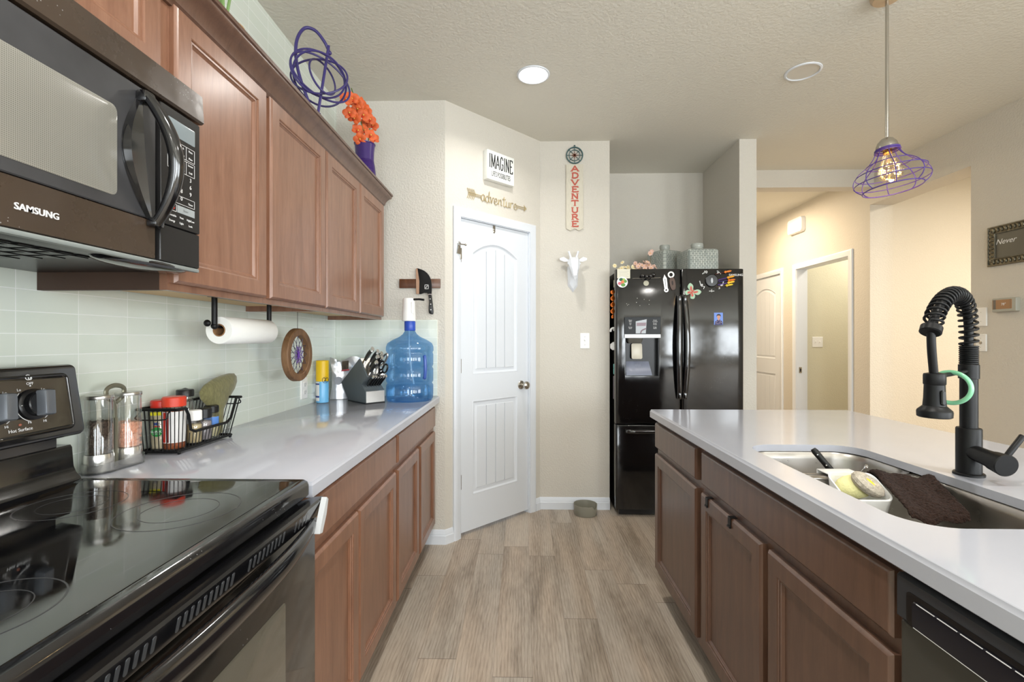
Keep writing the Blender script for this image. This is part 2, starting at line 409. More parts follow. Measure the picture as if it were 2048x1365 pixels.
m.box(3.05, 3.25, 4.165, 4.43, 0, H)
m.box(3.05, 3.17, 4.43, 5.265, 2.045, H); m.box(3.05, 3.17, 5.265, 5.58, 0, H)
m.box(3.05, 3.17, 5.58, 6.34, 2.045, H); m.box(3.05, 3.17, 6.34, 7.2, 0, H)
struct(m.build('wall_right', WALL))
struct(MB().box(3.25, 5.2, 4.33, 4.43, 0, H).build('wall_passage_back', WALL))
struct(MB().box(5.1, 5.2, .9, 4.33, 0, H).build('wall_passage_end', WALL))
struct(MB().box(3.17, 5.0, 5.275, 5.38, 0, H).build('wall_bath_back', paint('bath_paint', S(216, 212, 190), .2, 95)))
struct(MB().box(4.9, 5.0, 4.43, 5.275, 0, H).build('wall_bath_end', WALL))
struct(MB().box(3.25, 6.6, .8, .9, 0, H).build('wall_dining', WALL))
WN = ((-0.55, 0.55), (1.5, 2.4), (3.1, 4.0), (4.9, 6.0))
m = MB(); xs = [-1.3] + [x for w in WN for x in w] + [6.6]
for a, b in zip(xs[::2], xs[1::2]): m.box(a, b, -4.1, -4.0, 0, H)
for a, b in WN: m.box(a, b, -4.1, -4.0, 0, .6); m.box(a, b, -4.1, -4.0, 2.3, H)
struct(m.build('wall_rear', WALL))
m = MB()
m.box(6.5, 6.6, -4.0, -2.7, 0, H); m.box(6.5, 6.6, -.5, .8, 0, H); m.box(6.5, 6.6, -2.7, -.5, 2.35, H); m.box(6.5, 6.6, -2.7, -.5, 0, .35)
struct(m.build('wall_dining_side', WALL))

def baseboard(name, fr, x0, x1, m0=0, m1=0):
    """stepped board along u of a frame (v up, w into the room), ends mitred by m0, m1"""
    prof = ((0, 0), (.016, 0), (.016, .052), (.012, .056), (.012, .066), (.007, .076), (.007, .082), (.003, .088), (0, .088))
    m = MB(); m.loft([[fr @ Vector((x0 + m0 * w, z, w)) for w, z in prof], [fr @ Vector((x1 + m1 * w, z, w)) for w, z in prof]])
    return struct(m.build(name, WHITE))
t8 = math.tan(math.radians(22.5))
baseboard('baseboard_end', FR((-.60, 2.87, 0), (1, 0, 0), (0, 0, 1)), 0, .122, 0, t8)
baseboard('baseboard_pantry', DG, 0, .057, -t8, 0)
baseboard('baseboard_pantry_right', DG, .804, .8555, 0, -t8)
baseboard('baseboard_back', FR((.129, 3.482, 0), (1, 0, 0), (0, 0, 1)), -.004, .518, t8, 0)
baseboard('baseboard_right', FR((3.05, 3.24, 0), (0, -1, 0), (0, 0, 1)), 0, 2.3)

def casing(name, fr, x0, x1, zt, w=.057):
    prof = ((0, .0), (0, .009), (.006, .012), (.012, .011), (.018, .014), (.044, .018), (.050, .017), (.057, .012), (.057, 0))
    m = MB(); P = lambda x, z, h: fr @ Vector((x, z, h))
    m.loft([[P(x0 - o, 0, h) for o, h in prof], [P(x0 - o, zt + o, h) for o, h in prof], [P(x1 + o, zt + o, h) for o, h in prof], [P(x1 + o, 0, h) for o, h in prof]])
    # jamb lining inside the opening
    m.box(x0, x0 + .004, 0, zt, -.118, 0, fr=fr); m.box(x1 - .004, x1, 0, zt, -.118, 0, fr=fr); m.box(x0, x1, zt - .004, zt, -.118, 0, fr=fr)
    return struct(m.build(name, WHITE))

def panel_door(name, fr, x0, x1, z0, z1, w0, mats):
    """moulded two-panel door, planked panels, arched upper panel; front face at w0"""
    m = MB(); W = x1 - x0; sl = .105 * W / .63
    a, b = x0 + sl, x1 - sl; lz0, lz1, uz0, uz1 = z0 + .225, z0 + .84, z0 + 1.01, z0 + 1.815; rise = .075
    m.box(x0, x1, z0, z1, w0 - .036, w0 - .011, fr=fr)
    m.box(x0, a, z0, z1, w0 - .012, w0, fr=fr); m.box(b, x1, z0, z1, w0 - .012, w0, fr=fr)
    m.box(a, b, z0, lz0, w0 - .012, w0, fr=fr); m.box(a, b, lz1, uz0, w0 - .012, w0, fr=fr)
    def arc(d, k): # arch points, right to left
        A, B = a + d, b - d; out = []
        for i in range(k + 1):
            t = i / k; x = B + (A - B) * t; out.append((x, uz1 - d + rise * (1 - (2 * t - 1) ** 2)))
        return out
    top = [(b, z1), (b, uz1)][::-1]
    ar = arc(0, 16); m.prism([(b, z1)] + [(a, z1)] + ar[::-1], w0 - .012, w0, fr)
    def insert(z_0, z_1, arch):
        def outl(d):
            pts = [(a + d, z_0 + d), (b - d, z_0 + d)]
            if arch: return pts + arc(d, 16)
            return pts + [(b - d, z_1 - d), (a + d, z_1 - d)]
        rings = [[fr @ Vector((x, z, w0 + h)) for x, z in outl(d)] for d, h in ((0, 0), (.006, .002), (.012, -.007), (.017, -.010), (.030, -.010), (.040, -.0035))]
        m.loft(rings, cap0=False, cap1=False)
        A, B = a + .040, b - .040; k = 4; pw = (B - A) / k; g = .0022
        def zt(x):
            if not arch: return z_1 - .040
            t = (B - x) / (B - A); return uz1 - .040 + rise * (1 - (2 * t - 1) ** 2)
        for i in range(k):
            p, q = A + i * pw + (g if i else 0), A + (i + 1) * pw - (g if i < k - 1 else 0)
            tops = [(q + (p - q) * j / 5, zt(q + (p - q) * j / 5)) for j in range(6)]
            m.prism([(p, z_0 + .040), (q, z_0 + .040)] + tops, w0 - .0105, w0 - .0035, fr)
    insert(lz0, lz1, False); insert(uz0, uz1, True)
    return struct(m.build(name, mats, loc=fr @ Vector((x0, z0, w0))))

d1 = panel_door('door_1', DG, .121, .742, .022, 2.036, -.012, WHITE)
def knob(fr, x, z, w, par, mt):
    f = fr @ Matrix.Translation((x, z, w)); m = MB()
    m.lathe([(.031, 0), (.032, .003), (.028, .008), (.013, .011), (.011, .03), (.014, .036), (.025, .044), (.029, .054), (.027, .064), (.018, .071), (.004, .073)], fr=f, seg=28)
    return m.build('door_knob', mt, par)
knob(DG, .672, .936, -.012, d1, NICKEL)
for z in (1.093, .352, 1.80):
    m = MB().cyl(DG @ Vector((.122, z - .045, -.004)), DG @ Vector((.122, z + .045, -.004)), .0065, seg=12)
    m.box(.122, .134, z - .044, z + .044, -.0125, -.0105, fr=DG); m.build('hinge', NICKEL, d1)
casing('trim_2', DG, .116, .747, 2.042)
# swing latch high on the casing, over-door hook on the door's top edge
o = tag(MB().box(.083, .103, 1.80, 1.855, .018, .022, fr=DG).cyl(DG @ Vector((.09, 1.86, .03)), DG @ Vector((.135, 1.862, .03)), .004)
        .cyl(DG @ Vector((.083, 1.862, .018)), DG @ Vector((.083, 1.862, .045)), .004).ell((.137, 1.862, .03), .008, fr=DG).ell((.088, 1.872, .03), .006, fr=DG)
        .cyl(DG @ Vector((.09, 1.855, .024)), DG @ Vector((.074, 1.80, .024)), .003).box(.104, .118, 1.77, 1.84, .010, .0165, .002, fr=DG)
        .build('door_latch', NICKEL, loc=DG @ Vector((.09, 1.82, .018))), 'small metal swing latch high on the left casing of the white pantry door', 'latch')
m = MB().box(.402, .424, 2.000, 2.040, -.0117, -.009, .001, fr=DG).ell((.413, 2.0, -.009), .011, .016, .004, fr=DG)
tag(m.build('over_door_hook', NICKEL, loc=DG @ Vector((.413, 2.02, -.01))), 'small grey hook hung over the top edge of the white pantry door', 'hook')

# hallway doors in the right wall
HR = FR((3.05, 0, 0), (0, -1, 0), (0, 0, 1))                  # u = -Y, w = -X
casing('trim_3', HR, -5.265, -4.43, 2.045); casing('trim_4', HR, -6.34, -5.58, 2.045)
d2 = panel_door('door_2', HR, -6.335, -5.585, .015, 2.038, -.012, WHITE)
knob(HR, -6.255, .93, -.012, d2, BRASS)
for z in (1.82, 1.05, .25):
    m = MB().cyl(HR @ Vector((-5.587, z - .045, -.004)), HR @ Vector((-5.587, z + .045, -.004)), .007, seg=12)
    m.box(-5.600, -5.587, z - .044, z + .044, -.0125, -.0105, fr=HR); m.build('hinge', BRASS, d2)
m = MB().box(3.075, 3.105, 5.2575, 5.2612, .89, .955); m.mi = 1; m.box(3.083, 3.097, 5.2565, 5.2578, .905, .94)
tag(m.build('strike_plate', [NICKEL, INK], loc=(3.09, 5.26, .92)), 'small metal strike plate on the jamb of the open hallway doorway', 'strike plate')
# windows behind the camera: frames with a cross bar
for i, (a, b) in enumerate(WN):
    m = MB(); z0, z1 = .6, 2.3
    for q in ((a, a + .05, z0, z1), (b - .05, b, z0, z1), (a, b, z0, z0 + .05), (a, b, z1 - .05, z1), (a, b, 1.42, 1.46)):
        m.box(q[0], q[1], -4.08, -4.02, q[2], q[3])
    struct(m.build('window_%d' % (i + 1), WHITE))
m = MB()
for q in ((-2.7, -2.64, .35, 2.35), (-.56, -.5, .35, 2.35), (-2.7, -.5, .35, .41), (-2.7, -.5, 2.29, 2.35), (-1.63, -1.57, .35, 2.35)):
    m.box(6.53, 6.58, q[0], q[1], q[2], q[3])
struct(m.build('window_5', WHITE))

# ---------------------------------------------------------------- cabinets
FL = lambda x: FR((x, 0, 0), (0, 1, 0), (0, 0, 1))            # left run: u = Y, v = Z, w = +X
FI = lambda x: FR((x, 0, 0), (0, -1, 0), (0, 0, 1))           # island: u = -Y, v = Z, w = -X
DOORP = ((0, 0), (0, .012), (.003, .016), (.0065, .019), (.049, .019), (.052, .0175), (.053, .015), (.0585, .0145), (.0595, .012), (.065, .007))
SLABP = ((0, 0), (0, .012), (.003, .0165), (.007, .019))
def front(name, fr, u0, u1, z0, z1, prof, mt, par):
    m = MB(); rings = []
    for i, d in prof: rings.append([fr @ Vector(p) for p in ((u0 + i, z0 + i, d), (u1 - i, z0 + i, d), (u1 - i, z1 - i, d), (u0 + i, z1 - i, d))])
    m.loft(rings); return m.build(name, mt, par, angle=25)

def upper_cab(label, y0, y1, z0, z1, doors, xf=-.839, side=False):
    y0 += .0004; y1 -= .0004
    t = thing('kitchen_cabinet', label, 'cabinet', (-1.0, (y0 + y1) / 2, z0), 'cherry cabinets on the left wall')
    m = MB(); xb = -1.154
    m.box(xb, xf - .019, y1 - .016, y1, z0, z1)
    m.box(xb, xf - .019, y0 + .016, y1 - .016, z1 - .018, z1)
    m.mi = 2; m.box(xb, xb + .006, y0 + .016, y1 - .016, z0 + .03, z1 - .018)
    m.mi = 2 if side else 0; m.box(xb, xf - .019, y0, y0 + .016, z0, z1)
    m.mi = 1; m.box(xb + .006, xf - .019, y0 + .016, y1 - .016, z0 + .022, z0 + .034)
    m.build('carcass', [WOODU, BIRCH, DARKWD], t)
    f = MB()
    f.box(xf - .019, xf, y0, y1, z0, z0 + .045); f.box(xf - .019, xf, y0, y1, z1 - .05, z1)
    f.box(xf - .019, xf, y0, y0 + .04, z0 + .045, z1 - .05); f.box(xf - .019, xf, y1 - .04, y1, z0 + .045, z1 - .05)
    ys = [d[1] for d in doors[:-1]]
    for (a, b), (c, d) in zip(doors, doors[1:]): f.box(xf - .019, xf, (b + c) / 2 - .02, (b + c) / 2 + .02, z0 + .045, z1 - .05)
    f.build('face_frame', WOODU, t)
    for a, b in doors: front('door', FL(xf), a, b, z0 + .017, z1 - .075, DOORP, WOODU, t)
    return t
upper_cab('first tall wall cabinet beside the microwave, two doors over the paper towel roll', 1.083, 1.937, 1.378, 2.132, ((1.088, 1.482), (1.507, 1.93)), side=True)
upper_cab('far tall wall cabinet nearest the end wall, two doors over the knife block', 1.937, 2.757, 1.378, 2.132, ((1.944, 2.337), (2.351, 2.747)))
upper_cab('short wall cabinet mounted directly above the black microwave', .32, 1.083, 1.838, 2.132, ((.33, .69), (.70, 1.045)))
# crown
prof = ((0, 2.052), (.008, 2.052), (.011, 2.060), (.016, 2.064), (.019, 2.078), (.026, 2.092), (.036, 2.104), (.045, 2.110), (.049, 2.118), (.049, 2.124), (.054, 2.126), (.054, 2.137), (0, 2.137))
m = MB(); xf = -.8385
m.loft([[(xf + o, .30, z) for o, z in prof], [(xf + o, 2.7575 + o, z) for o, z in prof], [(-1.1545, 2.7575 + o, z) for o, z in prof]])
tag(m.build('crown_molding', WOODC, loc=(-.82, 1.5, 2.09)), 'dark cherry crown molding along the top of the wall cabinets', 'molding')

def base_cab(label, group, fx, sgn, y0, y1, doors, drawer, wd, depth=.60, nm='base_cabinet'):
    """carcass, face frame, toe kick, doors, drawer front; front frame plane at fx, facing sgn X"""
    y0 += .0004; y1 -= .0004
    t = thing(nm, label, 'cabinet', (fx - sgn * .3, (y0 + y1) / 2, 0), group)
    fr = FL(fx) if sgn > 0 else FI(fx); U = (lambda a, b: (a, b)) if sgn > 0 else (lambda a, b: (-b, -a))
    def bx(m, a, b, z0, z1, w0, w1):
        u0, u1 = U(a, b); m.box(u0, u1, z0, z1, w0, w1, fr=fr)
    m = MB()
    bx(m, y0, y0 + .016, .11, .872, -depth, -.019); bx(m, y1 - .016, y1, .11, .872, -depth, -.019)
    bx(m, y0 + .016, y1 - .016, .11, .126, -depth, -.019); bx(m, y0 + .016, y1 - .016, .126, .872, -depth, -depth + .006)
    m.build('carcass', wd, t)
    m = MB(); bx(m, y0, y1, 0.0, .11, -depth, -.075); m.build('toe_kick', DARKWD, t)
    f = MB()
    bx(f, y0, y1, .11, .148, -.019, 0); bx(f, y0, y1, .695, .742, -.019, 0); bx(f, y0, y1, .853 if False else .842, .872, -.019, 0)
    [bx(f, a, b, z0, z1, -.019, 0) for a, b in ((y0, y0 + .038), (y1 - .038, y1)) for z0, z1 in ((.148, .695), (.742, .842))]
    for (a, b), (c, d) in zip(doors, doors[1:]): bx(f, (b + c) / 2 - .02, (b + c) / 2 + .02, .148, .695, -.019, 0)
    f.build('face_frame', wd, t)
    for a, b in doors: u0, u1 = U(a, b); front('door', fr, u0, u1, .14, .703, DOORP, wd, t)
    u0, u1 = U(*drawer); front('drawer_front', fr, u0, u1, .733, .853, SLABP, wd, t)
    return t
G = 'cherry base cabinets under the left counter'
base_cab('base cabinet beside the range with a wide drawer front over two doors', G, -.549, 1, 1.122, 1.966, ((1.135, 1.503), (1.512, 1.952)), (1.135, 1.952), WOODL)
base_cab('far base cabinet next to the end wall with a narrower drawer front over two doors', G, -.549, 1, 1.966, 2.862, ((1.984, 2.385), (2.426, 2.825)), (1.984, 2.83), WOODL)
G = 'dark cherry cabinets along the island front'
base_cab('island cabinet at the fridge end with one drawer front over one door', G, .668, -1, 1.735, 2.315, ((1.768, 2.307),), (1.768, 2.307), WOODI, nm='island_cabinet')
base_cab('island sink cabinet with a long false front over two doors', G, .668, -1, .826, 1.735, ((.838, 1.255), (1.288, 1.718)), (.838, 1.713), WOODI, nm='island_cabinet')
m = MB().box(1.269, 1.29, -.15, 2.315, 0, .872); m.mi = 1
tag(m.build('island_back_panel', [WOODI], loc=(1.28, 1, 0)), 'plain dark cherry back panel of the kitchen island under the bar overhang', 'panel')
# hooks hung over the island door's top edge
for y, lb in ((1.655, 'black over-door hook on the island sink door, the one nearer the fridge'), (1.475, 'black over-door hook on the island sink door, the one nearer the dishwasher')):
    m = MB(); fr = FI(.649)
    for q in ((-y - .010, -y + .010, .7033, .7053, -.023, .002), (-y - .010, -y + .010, .676, .7053, .0005, .003), (-y - .010, -y + .010, .672, .678, .0005, .006)): m.box(*q, .0007, 1, fr=fr)
    tag(m.build('cabinet_hook', BLKM, loc=(.649, y, .70)), lb, 'hook', 'black hooks on the island door')

# worktops
def edge(m, loops_top, thick): pass
def worktop_ring(x0, x1, y0, y1, e=.005, zt=.914, zb=.874, inner=None):
    m = MB()
    def rc(i, z): return [Vector((x0 + i, y0 + i, z)), Vector((x1 - i, y0 + i, z)), Vector((x1 - i, y1 - i, z)), Vector((x0 + i, y1 - i, z))]
    rings = [rc(.010, zb), rc(.002, zb), rc(0, zb + .002), rc(0, zt - .009), rc(.003, zt - .006), rc(.0045, zt - .001), rc(.006, zt)]
    if inner is None: m.loft(rings)
    else:
        m.loft(rings, cap0=False, cap1=False)
        zi = zt - .021
        for ring, z in ((rings[-1], zt), (rings[0], zi)):
            bm = bmesh.new(); es = []
            for lp in (ring, [Vector((x, y, z)) for x, y in inner]):
                vs = [bm.verts.new(p) for p in lp]; es += [bm.edges.new((vs[i], vs[(i + 1) % len(vs)])) for i in range(len(vs))]
            bmesh.ops.triangle_fill(bm, use_beauty=True, edges=es); m.frombm(bm)
        m.loft([[Vector((x, y, zi)) for x, y in inner], [Vector((x, y, zt)) for x, y in inner]], False, False)
    return m
tag(worktop_ring(-1.154, -.510, 1.122, 2.8615).build('left_worktop', QUARTZ, loc=(-.83, 2, .874)), 'grey quartz worktop along the tiled left wall', 'countertop')
# sink cut-out outline
SX0, SX1, SY0, SY1 = .727, 1.078, .872, 1.558
inner = rrect(SX1 - SX0, SY1 - SY0, .085, 10, (SX0 + SX1) / 2, (SY0 + SY1) / 2)
tag(worktop_ring(.634, 1.60, -.15, 2.337, inner=inner).build('island_worktop', QUARTZ, loc=(1.1, 1, .874)), 'large grey quartz island worktop with the sink cut into it', 'countertop')

# ---------------------------------------------------------------- range
Y0, Y1 = .357, 1.117
rg = thing('range', 'black electric range with glass cooktop and two visible control knobs', 'range', (-.83, .74, 0))
MB().box(-1.148, -.548, Y0 + .002, Y1 - .002, .02, .885).build('body', BLKS, rg)
m = MB(); fr = FR((-.7925, (Y0 + Y1) / 2, .884), (0, 1, 0), (-1, 0, 0)); 
m.slab(fr, Y1 - Y0, .565, .018, ((.006, 0), (0, .006), (0, .028), (.003, .036), (.010, .041), (.020, .0405), (.024, .0395)))
ck = m.build('cooktop', BLK, rg)
MB().slab(fr, Y1 - Y0 - .05, .505, .012, ((0, .036), (.0005, .0402), (.004, .0403)), cy=-.003).build('glass', GLASSTOP, ck)
RINGM = mat('burner_print', S(58, 58, 60), .18)
SMEAR = mat('worn_burner_glass', S(30, 30, 31), .12, rvar=.3, specks=.4)
for x, y, r in ((-.675, .905, .105), (-.915, .93, .088), (-.675, .555, .088), (-.915, .555, .105)):
    f = FR((x, y, .92435), (1, 0, 0), (0, 1, 0))
    MB().flatring(r - .0022, r, 0, .0003, f).build('burner_ring', RINGM, ck); MB().flatring(r * .62, r * .62 + .0014, 0, .0003, f).build('burner_ring', RINGM, ck)
# rear apron and backguard
m = MB(); ap = [(-1.148, .90), (-1.068, .922), (-1.072, .930), (-1.082, .940), (-1.088, .955), (-1.092, 1.000), (-1.096, 1.006), (-1.148, 1.006)]
m.loft([[Vector((x, y, z)) for x, z in ap] for y in (Y0 + .004, Y1 - .01)]); m.box(-1.148, -1.10, Y0 + .02, Y1 - .04, 1.0, 1.05)
m.build('rear_apron', BLK, rg)
bgf = FR((-1.063, Y0, 1.034), (0, 1, 0), (-.026, 0, .166))
m = MB(); Wg = Y1 - Y0 - .003
m.slab(bgf, Wg, .170, .014, ((.006, -.055), (0, -.048), (0, -.006), (.003, -.001), (.006, 0)), cx=Wg / 2, cy=.085)
m.slab(bgf, Wg - .052, .128, .012, ((-.003, -.001), (-.002, .002), (.001, .0022), (.003, .0008), (.006, .0005)), cx=Wg / 2 - .002, cy=.083)
m.mi = 1
def bt(t, u, v, s): m.text(t, bgf @ Matrix.Translation((u, v, .0008)), s, .0002)
for u in (.646, .568):
    bt('OFF', u - .002, .131, .0085); bt('Lo', u - .026, .119, .008); bt('Lo', u + .024, .116, .008); bt('Hi', u - .014, .047, .008); bt('Hi', u + .018, .045, .008)
    m.ring((u, .085, .001), .038, .0008, bgf, 30, 5, 135, 250); m.ring((u, .085, .001), .038, .0008, bgf, 16, 5, 300, 330)
    m.ell((u - .002, .126, .001), .0016, fr=bgf, seg=8)
m.ring((.646 - .004, .145, .001), .0055, .0008, bgf, 16, 5); m.ring((.646, .143, .001), .0035, .0008, bgf, 16, 5)
bt('Hot Surface', .612, .034, .010)
m.mi = 2; m.ell((.612, .045, .001), .003, fr=bgf, seg=10)
bg = m.build('backguard', [BLK, WINK, mat('indicator_lens', S(150, 90, 70), .2)], rg)
GRIP = mat('knob_grip', S(112, 116, 122), .3, metal=.4)  # grey base imitates reflections on the black grip
for u in (.646, .568):
    f = bgf @ Matrix.Translation((u, .085, .0005)); m = MB()
    m.lathe([(.034, 0), (.034, .004), (.031, .006), (.027, .007), (.026, .018), (.024, .020)], fr=f, seg=30); m.mi = 1
    m.slab(f @ Matrix.Rotation(math.radians(-6), 4, 'Z'), .024, .056, .004, ((0, .019), (0, .036), (.002, .040), (.005, .041)))
    m.mi = 2; m.box(-.031, -.025, -.0008, .0008, .0058, .0066, fr=f)
    m.build('control_knob', [BLKS, GRIP, WINK], rg)
# oven door: glass slab, inner window, vent strip, bowed handle
dr = MB().box(-.545, -.4985, Y0 + .003, Y1 - .005, .215, .845, .003).build('oven_door', GLASSDK, rg)
fw = FL(-.4985)
MB().slab(fw, .50, .36, .01, ((0, 0), (0, .0006), (.001, .0008)), cx=.72, cy=.53).build('oven_window', mat('oven_window_glass', S(84, 82, 72), .05, specks=.2, ior=1.9), dr)  # base colour lightened to stand in for the window's reflection
m = MB(); pr = [(-.545, .845), (-.545, .868), (-.500, .884), (-.478, .886), (-.474, .882), (-.482, .846)]
m.loft([[Vector((x, y, z)) for x, z in pr] for y in (Y0 + .003, Y1 - .012)])
vf = FR((-.482, 0, .846), (0, 1, 0), (.008, 0, .036)); m.mi = 1
for a, b in ((.965, 1.03), (.80, .93), (.63, .765), (.45, .60)):
    n = int((b - a) / .0135)
    for k in range(n):
        y = a + (k + .5) * (b - a) / n; m.slab(vf, .0062, .023, .003, ((0, -.001), (0, .0006), (.0012, .0006)), cx=y, cy=.019, seg=3)
m.build('vent_strip', [BLK, mat('vent_slot_grille', S(120, 122, 126), .3, metal=.8)], dr)
rings = []
for k in range(25):
    t = k / 24; y = Y0 + .02 + (Y1 - Y0 - .055) * t; bow = 1 - abs(2 * t - 1) ** 2.6
    cx, cz, a, b = -.487 + .034 * bow, .838 - .010 * bow, .008 + .007 * bow, .011 + .012 * bow
    if k in (0, 24): a *= .8; b *= .8
    rings.append([Vector((cx + a * math.cos(2 * math.pi * j / 16), y, cz + b * math.sin(2 * math.pi * j / 16))) for j in range(16)])
m = MB(); m.loft(rings); m.mi = 1
m.loft([[Vector((x + d, y, z)) for y, z in ((1.050, .818), (1.066, .815), (1.088, .850), (1.098, .882), (1.090, .889), (1.074, .862))] for x, d in ((-.474, 0), (-.474, .013))])
m.build('oven_handle', [BLK, mat('handle_end_cap', S(190, 192, 194), .3)], dr)
MB().box(-.545, -.505, Y0 + .003, Y1 - .005, .04, .205, .003).build('storage_drawer', BLKS, rg)

# ---------------------------------------------------------------- microwave
mw = thing('microwave', 'black over-range microwave oven with curved door handle and keypad', 'microwave', (-.95, .70, 1.42))
MX = -.757; M0, M1 = .32, 1.080
MB().box(-1.152, MX - .03, M0, M1, 1.428, 1.834, .003).build('body', BLKS, mw)
MWD = mat('black_plastic_grease_reflection', S(62, 51, 42), .20, rvar=.25, specks=.5, var=.25, vs=3)  # brown base mixes greasy dirt with a painted-in reflection
MWG = mat('smudged_black_plastic', S(60, 60, 62), .3, rvar=.25, specks=.6, var=.3, vs=7)
m = MB(); pr = [(MX - .03, 1.766), (MX + .001, 1.766), (MX + .006, 1.770), (MX + .002, 1.832), (MX - .03, 1.832)]
m.loft([[Vector((x, y, z)) for x, z in pr] for y in (M0, M1 + .004)]); m.build('vent_grille', MWD, mw)
fm = FL(MX)
dm = MB(); dm.slab(fm, .627, .255, .004, ((0, -.029), (0, -.002), (.002, 0)), cx=M0 + .3135, cy=1.6335); dm.mi = 1
dm.slab(fm, .627, .0785, .003, ((0, -.029), (0, -.003), (.0015, -.001)), cx=M0 + .3135, cy=1.4655)
mdoor = dm.build('door', [MWG, MWD], mw)
mesh_m, nt, bs_ = nodes('microwave_screen'); bs_.inputs['Roughness'].default_value = .16
v = coords(nt, (1, 330, 330)); vo = N(nt, 'ShaderNodeTexVoronoi', Scale=1.0, Randomness=0.0); nt.links.new(v, vo.inputs['Vector'])
nt.links.new(ramp(nt, vo.outputs['Distance'], ((.25, S(104, 102, 95)), (.45, S(136, 134, 126)))), bs_.inputs['Base Color'])
MB().slab(fm, .50, .168, .012, ((0, -.001), (0, .0006), (.002, .0012)), cx=.604, cy=1.612).build('window', mesh_m, mdoor)
m = MB().text('SAMSUNG', FR((MX - .001, .7120, 1.460), (0, 1, 0), (0, 0, 1)), .0148, .0008, bold=.006)
m.build('lettering', WINK, mdoor)
# handle: lens shaped fin on the door and a bowed bar in front of it
A, B = Vector((MX, .905, 1.742)), Vector((MX, .931, 1.498)); bar = []; fin_o = []; K = 22
for k in range(K + 1):
    t = k / K; p = A.lerp(B, t); s = math.sin(math.pi * t)
    bar.append(p + Vector((.014 + .048 * s ** .85, .004 * s, 0)))
m = MB(); m.tube(bar, [.010 + .0035 * math.sin(math.pi * k / K) for k in range(K + 1)], 14, up=(1, 0, 0), flat=1.0)
rings = []
for k in range(K + 1):
    t = k / K; p = A.lerp(B, t); s = math.sin(math.pi * t); q = bar[k]
    o = p + Vector((.0005, -.050 * s - .004, 0)); i = p + Vector((.0005, -.012 * s + .002, 0)); o2 = o + Vector((.006 + .010 * s, .004, 0)); i2 = i + Vector((.004 + .006 * s, 0, 0))
    rings.append([o, o2, i2, i])
m.loft(rings)
m.box(MX - .0005, MX + .022, .894, .922, 1.728, 1.752, .006); m.box(MX - .0005, MX + .022, .920, .945, 1.488, 1.508, .006)
m.build('handle', BLK, mdoor)
cpn = MB(); cpn.slab(fm, .1185, .255, .003, ((0, -.029), (0, -.002), (.0015, 0)), cx=1.0187, cy=1.6335); cpn.slab(fm, .1185, .0785, .003, ((0, -.029), (0, -.003), (.0015, -.001)), cx=1.0187, cy=1.4655)
cp = cpn.build('control_panel', MWG if False else mat('panel_black', S(34, 33, 33), .25, specks=.5), mw)
MB().slab(fm, .082, .036, .003, ((0, -.001), (0, .0005), (.001, .0008)), cx=1.020, cy=1.722).build('display', mat('display_glass', S(128, 138, 142), .15), cp)
m = MB(); T = lambda t, y, z, s: m.text(t, FR((MX + .0001, y, z), (0, 1, 0), (0, 0, 1)), s, .0002)
m.mi = 2; T('12:00', 1.008, 1.722, .014); m.mi = 0
def frame(y0, y1, z0, z1):
    for a in ((y0, y1, z0, z0 + .0008), (y0, y1, z1 - .0008, z1), (y0, y0 + .0008, z0, z1), (y1 - .0008, y1, z0, z1)): m.box(MX + .0001, MX + .0005, a[0], a[1], a[2], a[3])
frame(.978, 1.060, 1.664, 1.694); frame(.978, 1.060, 1.631, 1.661); frame(.978, 1.060, 1.560, 1.578)
for y in (1.005, 1.033): m.box(MX + .0001, MX + .0005, y, y + .0008, 1.631, 1.661); m.box(MX + .0001, MX + .0005, y, y + .0008, 1.664, 1.694)
for z, ws in ((1.687, ('Popcorn', 'Snack', 'Pizza')), (1.671, ('Potato', 'Reheat', 'Plate')), (1.655, ('Meals', 'Auto', 'Sensor')), (1.639, ('More', 'Defrost', 'Grill'))):
    for y, w in zip((.991, 1.019, 1.047), ws): T(w, y, z, .0062)
for z, ws in ((1.622, '123'), (1.606, '456'), (1.590, '789')):
    for y, w in zip((.991, 1.019, 1.047), ws): T(w, y, z, .0125)
T('0', 1.019, 1.573, .0125)
for z, ws in ((1.567, ('Clock', '', 'Timer')), (1.530, ('Turntable', 'Vent', 'High/Low')), (1.518, ('Energy', 'Light', 'Lock'))):
    for y, w in zip((.991, 1.019, 1.047), ws):
        if w: T(w, y, z, .0062)
m.mi = 1; m.box(MX + .0001, MX + .0005, 1.006, 1.060, 1.540, 1.556); m.mi = 3; T('Stop', .991, 1.548, .009); m.mi = 0; T('Start', 1.032, 1.548, .008); frame(.978, 1.004, 1.540, 1.556)
m.build('keypad', [WINK, mat('start_key', S(150, 156, 158), .4), mat('clock_digits', S(90, 130, 220), .4), RED], cp)
m = MB(); m.box(-1.15, MX - .006, M0, M1, 1.420, 1.429, .002); m.mi = 1
for k in range(14): m.box(-1.02, -.83, .40 + k * .035, .424 + k * .035, 1.4175, 1.4205)
for k in range(5): m.box(-1.02 + k * .045, -1.016 + k * .045, .40, .88, 1.4160, 1.4180)
m.build('grease_filter', [BLKS, mat('filter_mesh', S(40, 40, 41), .35, metal=.6)], mw)
MB().ell((-.80, .965, 1.4195), .045, .115, .012, 24).build('lamp_lens', BLK, mw)
m = MB(); m.box(MX - .012, MX - .0005, M0, M1 - .002, 1.4165, 1.4255, .003); m.build('chin', mat('grey_chin', S(128, 134, 132), .35), mw)

